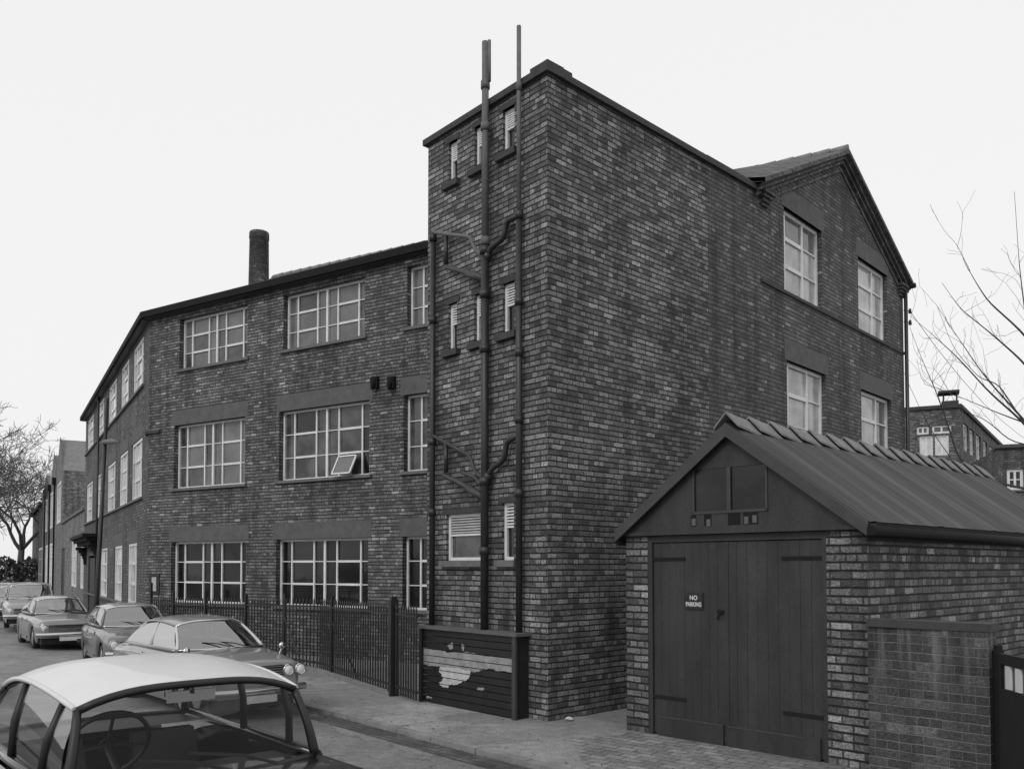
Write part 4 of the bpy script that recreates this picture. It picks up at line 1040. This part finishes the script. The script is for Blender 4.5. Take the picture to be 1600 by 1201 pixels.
    if P.get('mirrors'):
        for s in (-1, 1):
            x = wsb+.55; m_ = MB(); zz = lerp_list(P['sh'], x); m_.tube([(x, s*hw*.85, zz), (x, s*hw*.92, zz+.1)], .01, 5); m_.disc((x, s*hw*.92, zz+.13), (-1, 0, .1), .055, 12, -.03); m_.disc((x, s*hw*.92, zz+.13), (-1, 0, .1), .055, 12, .004); m_.build('wing_mirror', 'chrome', T, local=True)
    return T
GRP = 'cars parked along the kerb'
def road_z(x, y):
    best = min(range(len(KL)), key=lambda i: (KL[i]-Vector((x, y))).length); return RZ+.31*(KL[best]-Vector((x, y))).length/7.4
P1 = dict(L=3.9, W=1.58, H=1.54, wx=(1.2, -1.15), wr=.3, paint='paint_black', roof='roof_white', gh=(.43, .33, -1.12, -1.42), belt=1.05, wB=.80, wR=.735, pr=.022, crown=.06, edge=.085, rear_drop=1.6,
    top=[(-1.95, .5), (-1.88, .72), (-1.6, .9), (-1.25, 1.03), (.6, 1.05), (1.0, 1.01), (1.6, .92), (1.85, .78), (1.95, .6)], sh=[(-1.95, .48), (-1.85, .66), (-1.5, .82), (-.9, 1.0), (.7, 1.0), (1.3, .88), (1.8, .72), (1.95, .55)],
    pillars=[(.1, .88), (-.5, .44)], hl_z=.62, hl_r=.09, hl_y=(.6,), grille=(.35, .45, .66), seal='trim_black', glass='glass_clear', detail=1, swy=.36, dash='trim_black', mirrors=0, pillarp='trim_black', swx=.52, swz=.08)
car('black car with white roof in the left foreground, steering wheel seen through its windscreen', (-1.80, 4.58, road_z(-1.80, 4.58)), (.66, -.75), P1, None)
P2 = dict(L=4.4, W=1.62, H=1.42, wx=(1.28, -1.22), wr=.3, paint='paint_grey', gh=(.92, .45, -.85, -1.32), belt=.96, wB=.86, wR=.7, pr=.024, crown=.05,
    top=[(-2.2, .6), (-2.1, .86), (-1.8, .95), (-.9, .96), (.9, .96), (1.5, .92), (2.05, .85), (2.2, .7)], sh=[(-2.2, .58), (-2.0, .82), (-.9, .89), (1.0, .89), (2.1, .8), (2.2, .66)],
    pillars=[(-.15, .5)], hl_z=.69, hl_r=.078, hl_y=(.68, .49), grille=(.42, .6, .77), seal='chrome', strip=1, mirrors=1, hl_in=.0, pillarp='paint_pale')
car('grey fastback car with twin round headlamps, nearest of the row parked by the railings', (-5.12, 14.15, road_z(-5.12, 14.15)), (.66, -.75), P2, GRP)
P3 = dict(L=4.1, W=1.6, H=1.4, wx=(1.2, -1.15), wr=.29, paint='paint_mid', roof='paint_light', gh=(.75, .35, -.95, -1.35), belt=.93, wB=.86, wR=.72, pr=.024,
    top=[(-2.05, .6), (-1.95, .85), (-1.2, .92), (.75, .93), (1.5, .86), (1.95, .78), (2.05, .6)], sh=[(-2.05, .55), (-1.9, .8), (.8, .86), (1.8, .76), (2.05, .6)],
    pillars=[(.0, .55)], hl_z=.62, hl_r=.085, hl_y=(.62,), grille=(.5, .5, .68), seal='chrome', mirrors=0)
P3b = dict(P3); 
car('mid grey saloon with pale roof, second in the parked row', (-8.75, 19.75, road_z(-8.75, 19.75)), (.56, -.83), P3, GRP)
P4 = dict(P3, L=4.2, W=1.62, H=1.38, paint='paint_grey', gh=(.7, .25, -.85, -1.25), strip=1, hl_y=(.6,), hl_z=.6, top=[(-2.1, .6), (-2.05, .86), (-1.2, .9), (.75, .92), (1.9, .82), (2.08, .78), (2.1, .6)], sh=[(-2.1, .55), (-2.0, .82), (.8, .84), (2.0, .76), (2.1, .6)])
P4.pop('roof'); car('square cut saloon with pale bonnet and bright front bumper, third in the parked row', (-12.9, 24.5, road_z(-12.9, 24.5)), (.60, -.80), P4, GRP)
P5 = dict(P3, L=4.3, W=1.66, H=1.5, paint='paint_light', gh=(.7, .35, -1.75, -1.98), belt=.97, pillars=[(-.1, .7), (-1.0, .35)], top=[(-2.15, .7), (-2.1, .95), (.75, .97), (1.9, .85), (2.15, .6)], sh=[(-2.15, .6), (-2.05, .86), (.8, .88), (2.0, .78), (2.15, .6)], wR=.8)
P5.pop('roof'); car('light coloured estate car with long roof, fourth in the parked row', (-17.0, 30.5, road_z(-17.0, 30.5)), (.5136, -.858), P5, GRP)
P6 = dict(P4, paint='paint_light', W=1.58); car('light saloon parked behind the estate car, fifth in the row', (-20.9, 36.4, road_z(-20.9, 36.4)), (.5136, -.858), P6, GRP)
P7 = dict(P3, paint='paint_pale'); P7.pop('roof'); car('small white car at the very edge of the picture, last of the parked row', (-24.8, 42.3, road_z(-24.8, 42.3)), (.5136, -.858), P7, GRP)
# ------------------------------------------------------------------ chimney behind the factory
D = 36.0; cx = at(400, D); ztp = EYE+(HZ-357)/F*D
m_ = MB(); H = ztp
rows = []; prof = [(0, .55), (5, .5), (H-2.8, .43), (H-.3, .395), (H-.29, .415), (H-.05, .41), (H, .39), (H, .25), (H-.6, .24)]
for z, r0 in prof: rows.append([(cx+r0*math.cos(2*math.pi*k/16), D+r0*math.sin(2*math.pi*k/16), z) for k in range(17)])
m_.grid(rows)
o = m_.build('boiler_chimney', 'brick_soft', None); tag(o, 'tall round brick boiler chimney rising behind the factory roof', 'chimney')
uvl = o.data.uv_layers[0]
for p in o.data.polygons:
    for li in p.loop_indices:
        v = o.data.vertices[o.data.loops[li].vertex_index].co; uvl.data[li].uv = (math.atan2(v.y-D, v.x-cx)*.45, v.z)
    cs = [uvl.data[li].uv.x for li in p.loop_indices]
    if max(cs)-min(cs) > 1.4:
        for li in p.loop_indices:
            if uvl.data[li].uv.x < 0: uvl.data[li].uv = (uvl.data[li].uv.x+math.pi*.9, uvl.data[li].uv.y)

# ------------------------------------------------------------------ street lamp on the wing pavement
D = 27.0; lx = at(151, D)
L_ = thing('street_lamp', 'slim dark street lamp column leaning by the factory wing, its lantern on a short arm', 'street lamp', (lx, D, 0))
m_ = MB(); top = pt(168, 622, D); m_.tube([(lx, D, 0), (lx+.03, D, 1.2), tuple(top)], [.085, .075, .045], 10); m_.build('column', 'dark_iron', L_)
m_ = MB(); a = pt(166, 693, D); m_.tube([a, a+Vector((.2, -.1, .05)), a+Vector((.36, -.15, .0))], .025, 6); m_.build('arm', 'dark_iron', L_)
m_ = MB(); c = a+Vector((.2, -.15, .02)); m_.tube([c+Vector((-.35, .1, 0)), c+Vector((-.2, .06, .02)), c+Vector((.1, 0, .03)), c+Vector((.3, -.03, .01))], [.03, .075, .085, .03], 10); m_.build('lantern', 'slate_pale', L_)

# ------------------------------------------------------------------ buildings beyond the wing
E1 = Vector(W1); E2 = E1+wd*16.8
an = Wall(E1, E2, (-.858, -.51)); AN = thing('annex_building', 'lower plain brick annex joined to the far end of the factory wing', 'building', (E1.x, E1.y, 0))
us = [(an.u(b_), an.u(a)) for a, b_ in ((112, 119.5), (126, 132))]
m_ = MB(); an.holes(m_, -.15, 5.0, [(a, b_, 1.1, 3.6) for a, b_ in us]+[(an.u(101), an.u(96), 0, 3.4)], .08)
ins_ = -an.n
for a, b_ in ((E2, E2+ins_*7), (E1, E1+ins_*7)):
    q = Wall(a, b_, (0, -1)); q.quad(m_, 0, q.L, -.15, 5)
m_.face([p3(E1, 4.9), p3(E2, 4.9), p3(E2+ins_*7, 4.9), p3(E1+ins_*7, 4.9)])
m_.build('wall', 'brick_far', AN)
for a, b_ in us: window(AN, an, a, b_, 1.1, 3.6, (.3, .7), (), pmats=('pane_bright', 'pane_light'), fr=.12, bar=.06, sill=False, lintel=.35, rev=.05)
m_ = MB(); an.quad(m_, an.u(101), an.u(96), 0, 3.4, -.07); m_.build('door', 'door_paint', AN)
m_ = MB(); an.box(m_, 0, an.L, 5, 5.15, -.3, .1); m_.build('coping', 'stone_sill', AN)
# gabled building
E3 = E2+wd*28; gbd = Wall(E2+wd*.02-Vector((.858, .5136))*-.0, E3, (-.858, -.51))
GB = thing('gabled_building', 'gabled street building with pale slate roof and bright tall windows beyond the annex', 'building', (E2.x, E2.y, 0))
ws_ = [(gbd.u(93.5), gbd.u(88)), (gbd.u(81), gbd.u(77)), (gbd.u(72.5), gbd.u(69.5))]
gs2 = [(gbd.u(85), gbd.u(78)), (gbd.u(76), gbd.u(71.5)), (gbd.u(66), gbd.u(61))]
ws_ = [(max(a, .3), b_) for a, b_ in ws_]
m_ = MB(); gbd.holes(m_, -.15, 8.6, [(a, b_, 5.2, 8.0) for a, b_ in ws_]+[(a, b_, .4, 4.0) for a, b_ in gs2], .04)
peaks = [(0, 6.5, 11.2), (6.5, 14.5, 10.9), (14.5, 28, 10.3)]
for a, b_, z in peaks:
    c = (a+b_)/2; m_.face([gbd.P(a, 8.6), gbd.P(b_, 8.6), gbd.P(c+.5, z), gbd.P(c-.5, z)], [(a, 8.6), (b_, 8.6), (c+.5, z), (c-.5, z)])
q = Wall(E2, E2-gbd.n*9, (.5, -.86)); q.quad(m_, 0, q.L, -.15, 8.6)
q2 = Wall(E3, E3-gbd.n*9, (-.5, .86)); q2.quad(m_, 0, q2.L, -.15, 8.6)
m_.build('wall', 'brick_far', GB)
m_ = MB()
for a, b_, z in peaks:
    c = (a+b_)/2
    for s_, e in ((a, c), (b_, c)):
        P0 = gbd.P(s_, 8.6, 0); P1_ = gbd.P(e, z-.15, 0); P2_ = gbd.P(e, z-.15, -9); P3_ = gbd.P(s_, 8.6, -9); sl_ = (P1_-P0).length
        m_.face([P0, P1_, P2_, P3_], [(0, 0), (sl_, 0), (sl_, 9), (0, 9)])
m_.build('roof', 'slate_pale', GB)
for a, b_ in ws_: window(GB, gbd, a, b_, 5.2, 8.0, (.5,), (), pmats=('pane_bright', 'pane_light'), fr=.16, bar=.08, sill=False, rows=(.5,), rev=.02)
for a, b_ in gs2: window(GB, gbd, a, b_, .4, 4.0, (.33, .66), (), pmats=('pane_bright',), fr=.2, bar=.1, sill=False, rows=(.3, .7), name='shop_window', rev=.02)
for px, y0 in ((85, 760), (77.5, 770), (70, 777)):
    u = gbd.u(px); z = gbd.uz(px, y0)[1]; m_ = MB(); m_.tube([gbd.P(u, 0, .09), gbd.P(u, z, .09)], .065, 8); gbd.box(m_, u-.28, u+.28, z, z+.5, .0, .25); m_.build('downpipe', 'gutter_black', GB)
# third block
E4 = E3+wd*24; hb = Wall(E3+wd*.05, E4, (-.858, -.51)); HB = thing('end_building', 'dark flat fronted block at the far end of the street, next to the bare trees', 'building', (E3.x, E3.y, 0))
m_ = MB(); hb.quad(m_, 0, hb.L, -.15, 8.0); q = Wall(hb.p0, hb.p0-hb.n*12, (.5, -.86)); q.quad(m_, 0, q.L, -.15, 8.0); q = Wall(hb.p1, hb.p1-hb.n*12, (-.5, .86)); q.quad(m_, 0, q.L, -.15, 8.0)
m_.build('wall', 'brick_soft', HB)
m_ = MB(); m_.face([hb.P(0, 8.0, .2), hb.P(hb.L, 8.0, .2), hb.P(hb.L, 8.0, -12), hb.P(0, 8.0, -12)]); hb.box(m_, 0, hb.L, 8.0, 8.3, -.2, .3); m_.build('roof', 'slate', HB)
# hedge bank across the street end
def blob_hedge(name, label, p0, p1, h, w_, seed, mat):
    rr = random.Random(seed); m_ = MB(); L = (Vector(p1)-Vector(p0)).length; d = (Vector(p1)-Vector(p0)).normalized(); n = Vector((-d.y, d.x))
    for i in range(int(L*320)):
        u = rr.random()*L; o = (rr.random()-.5)*w_; z = rr.random()**.7*h*(1+.2*math.sin(u*.7)+.12*math.sin(u*2.3)); c = Vector((*(Vector(p0)+d*u+n*o), z)); s_ = .09+.12*rr.random()
        a = Vector((rr.gauss(0, 1), rr.gauss(0, 1), rr.gauss(0, 1))).normalized()*s_; b_ = a.cross(Vector((rr.gauss(0, 1), rr.gauss(0, 1), rr.gauss(0, 1)))).normalized()*s_
        m_.face([c+a, c+b_, c-a, c-b_])
    tag(m_.build(name, mat, None), label, 'hedge')
blob_hedge('hedge', 'dark overgrown hedge closing the far end of the street below the bare trees', (-75, 72), (-42, 92), 2.6, 2.4, 3, 'hedge')

# ------------------------------------------------------------------ buildings behind the garage
def simple_block(name, label, px0, px1, D0, pyt, px2, D1, cat='building'):
    a = Vector((at(px0, D0), D0)); b_ = Vector((at(px1, D0*.97), D0*.97)); c = Vector((at(px2, D1), D1)); zt = EYE+(HZ-pyt)/F*D0*.985
    T = thing(name, label, cat, (b_.x, b_.y, 0)); w1 = Wall(a, b_, (0, -1)); w2 = Wall(b_, c, (1, -.3)); return T, w1, w2, zt, c
T, w1, w2, zt, c = simple_block('flat_roofed_building', 'brick flat roofed block with roof tank frame, between the gable and bare tree', 1395, 1503, 45, 639, 1567, 58)
o1 = [(w1.u(1440), w1.u(1461), w1.uz(1450, 712)[1], w1.uz(1450, 680)[1]), (w1.u(1464), w1.u(1486), w1.uz(1450, 712)[1], w1.uz(1450, 680)[1]), (w1.u(1436), w1.u(1455), w1.uz(1450, 678)[1], w1.uz(1450, 665)[1]), (w1.u(1460), w1.u(1490), w1.uz(1450, 678)[1], w1.uz(1450, 665)[1])]
z1_, z0_ = w2.uz(1520, 672)[1], w2.uz(1520, 712)[1]
o2 = [(w2.u(a), w2.u(b_), z0_, z1_) for a, b_ in ((1509, 1517), (1519, 1526), (1529, 1536), (1540, 1546), (1550, 1556))]
m_ = MB(); w1.holes(m_, 0, zt, o1, .15); w2.holes(m_, 0, zt, o2, .15); m_.build('wall', 'brick_main', T)
m_ = MB(); w1.box(m_, 0, w1.L+.1, zt, zt+.18, -6, .12); w2.box(m_, .125, w2.L, zt, zt+.18, -4, .12); m_.build('roof_edge', 'coping', T)
for k, o in enumerate(o1): window(T, w1, *o, (.5,), (), rows=(), pmats=('pane_bright',) if k < 2 else ('pane_mid',), fr=.1, sill=False, bar=.06)
for o in o2: window(T, w2, *o, (.5,), (), rows=(.6,), pmats=('pane_light', 'pane_bright'), fr=.1, sill=False, bar=.05)
m_ = MB(); ua, ub_ = w1.u(1476), w1.u(1503)
w1.box(m_, ua, ub_+.0, zt+.18, zt+.42, -1.5, -.2); 
for u in (ua+.05, ub_-.12): w1.box(m_, u, u+.08, zt+.42, zt+.85, -.5, -.4)
w1.box(m_, ua-.15, ub_+.05, zt+.85, zt+.97, -1.2, -.2); m_.build('roof_tank_frame', 'coping', T)
T, w1, w2, zt, c = simple_block('rear_building', 'dark brick building with a pale sash window at the right edge behind the tree', 1562, 1680, 38, 697, 1720, 50)
o1 = [(w1.u(1576), w1.u(1602), w1.uz(1590, 765)[1], w1.uz(1590, 732)[1])]
m_ = MB(); w1.holes(m_, 0, zt, o1, .15); w2.quad(m_, 0, w2.L, 0, zt); q = Wall(w1.p0, w1.p0+Vector((4, 12)), (-1, 0)); q.quad(m_, 0, q.L, 0, zt); m_.build('wall', 'brick_soft', T)
m_ = MB(); w1.box(m_, -.1, w1.L+.1, zt, zt+.15, -8, .15); m_.build('roof', 'slate', T)
window(T, w1, *o1[0], (.5,), (), rows=(.5,), pmats=('pane_dark',), fr=.12, bar=.06)

# ------------------------------------------------------------------ bare trees
def grow(m_, p, d, L, r, depth, rr, sides=5, wig=.16, kids=3, up=.08, minr=.004):
    n = 4; pts = [p]; dd = d.normalized(); q = p
    for i in range(n):
        dd = (dd+Vector((rr.gauss(0, wig), rr.gauss(0, wig), rr.gauss(0, wig)+up))).normalized(); q = q+dd*(L/n); pts.append(q)
    r1 = max(r*.62, minr)
    m_.tube(pts, [r+(r1-r)*i/n for i in range(n+1)], sides if r > .02 else 3, cap=False)
    if depth <= 0: return
    for k in range(kids):
        i = rr.choice((2, 3, 4)) if k else 4; b_ = pts[i]; side = Vector((rr.gauss(0, 1), rr.gauss(0, 1), rr.gauss(0, .6))).normalized()
        grow(m_, b_, (dd*(.9 if k == 0 else .55)+side*(.35 if k == 0 else .8)), L*rr.uniform(.62, .82), max(r1*(.9 if k == 0 else .6), minr), depth-1, rr, sides, wig, kids, up, minr)
def bare_tree(label, x, y, h, seed, depth=6, group=None, mat='bark_far', r=None, minr=.012, kids=3):
    rr = random.Random(seed); T = thing('bare_tree', label, 'tree', (x, y, 0), group=group); r = r or h*.022
    m_ = MB(); base = Vector((x, y, -.1)); m_.tube([base, base+Vector((rr.gauss(0, .1), 0, h*.14)), base+Vector((rr.gauss(0, .2), 0, h*.27))], [r*1.3, r, r*.9], 8); fork = Vector(m_.v[-1]); fork = base+Vector((0, 0, h*.26))
    m_.build('trunk', mat, T); m_ = MB()
    for k in range(4):
        a = k*1.6+rr.random(); grow(m_, fork, Vector((math.cos(a)*.55, math.sin(a)*.55, 1)), h*.26, r*.6, depth, rr, kids=kids, minr=minr, up=.05)
    m_.build('crown', mat, T)
bare_tree('large bare winter tree at the left edge beyond the parked cars', -46.5, 74, 17, 5, 6, minr=.018)
bare_tree('thinner bare winter tree beside the far street block', -50, 88, 15, 9, 6, minr=.018)
bare_tree('low bushy bare tree above the hedge at the left edge', -57, 84, 10, 12, 5, minr=.02)

# right-hand tree: trunk just outside the frame behind the garage, its limbs reach into it
D = 18.5; rr = random.Random(4)
T = thing('bare_tree', 'bare tree at the right edge whose thin limbs reach over the garage roof', 'tree', (at(1745, D), D, 0))
m_ = MB(); m_.tube([(at(1745, D), D, -.1), pt(1740, 900, D), pt(1722, 800, D), pt(1700, 760, D)], [.22, .17, .14, .11], 10); m_.build('trunk', 'bark', T)
limbs = [[(1722, 800), (1660, 735), (1600, 660), (1545, 612), (1500, 562), (1460, 525), (1422, 493)],
 [(1700, 760), (1640, 700), (1590, 645), (1540, 590), (1500, 532), (1463, 476)],
 [(1690, 740), (1640, 620), (1600, 566), (1550, 522), (1500, 482), (1472, 442)],
 [(1700, 740), (1650, 590), (1600, 521), (1543, 470), (1518, 430), (1496, 384)],
 [(1700, 750), (1640, 640), (1606, 520), (1593, 420), (1585, 300)],
 [(1722, 800), (1640, 770), (1560, 755), (1500, 722), (1480, 660), (1462, 610), (1440, 560), (1422, 512)],
 [(1560, 755), (1500, 735), (1450, 665), (1420, 600)], [(1600, 660), (1560, 600), (1530, 590), (1490, 545), (1465, 480)],
 [(1640, 700), (1580, 690), (1540, 655), (1500, 640), (1470, 590)], [(1600, 660), (1560, 645), (1500, 620), (1445, 600)]]
m_ = MB()
for j, lb in enumerate(limbs):
    dj = [D+(rr.random()-.5)*1.2*k/len(lb) for k in range(len(lb))]; P_ = arc([pt(x, y, dj[k]) for k, (x, y) in enumerate(lb)], 3); n = len(P_)
    r0 = .034 if j < 6 else .012; m_.tube(P_, [r0*(1-i/n)**1.3+.0035 for i in range(n)], 5, cap=False)
    for i in range(n//3, n):
        for q in range(2):
            if rr.random() < .27:
                d = (P_[min(i+1, n-1)]-P_[i-1]).normalized(); s_ = Vector((rr.gauss(0, .5), rr.gauss(0, .5), rr.gauss(.25, .5)))
                grow(m_, P_[i], d*.8+s_*.8, rr.uniform(.3, .8), .005, 1, rr, kids=2, minr=.003, up=.06)
m_.build('crown', 'bark', T)
# service wire from the gable bracket
m_ = MB(); a = gab.P(gab.L+.22, 8.85, .1); b_ = Vector((at(1700, 37), 37, 7)); m_.tube([a.lerp(b_, t/10)-Vector((0, 0, 1.2*(1-(2*t/10-1)**2))) for t in range(11)], .008, 4)
a2 = gab.P(gab.L-.02, 6.0, .05)
for dz in (0,):
    m_.tube([gab.P(.1, 5.0, .12), gab.P(gab.L*.5, 4.95, .12), gab.P(gab.L+.1, 5.05, .12)], .008, 4)
tag(m_.build('service_wire', 'trim_black', None), 'thin black service wire strung along the gable wall and off to the right', 'wire')
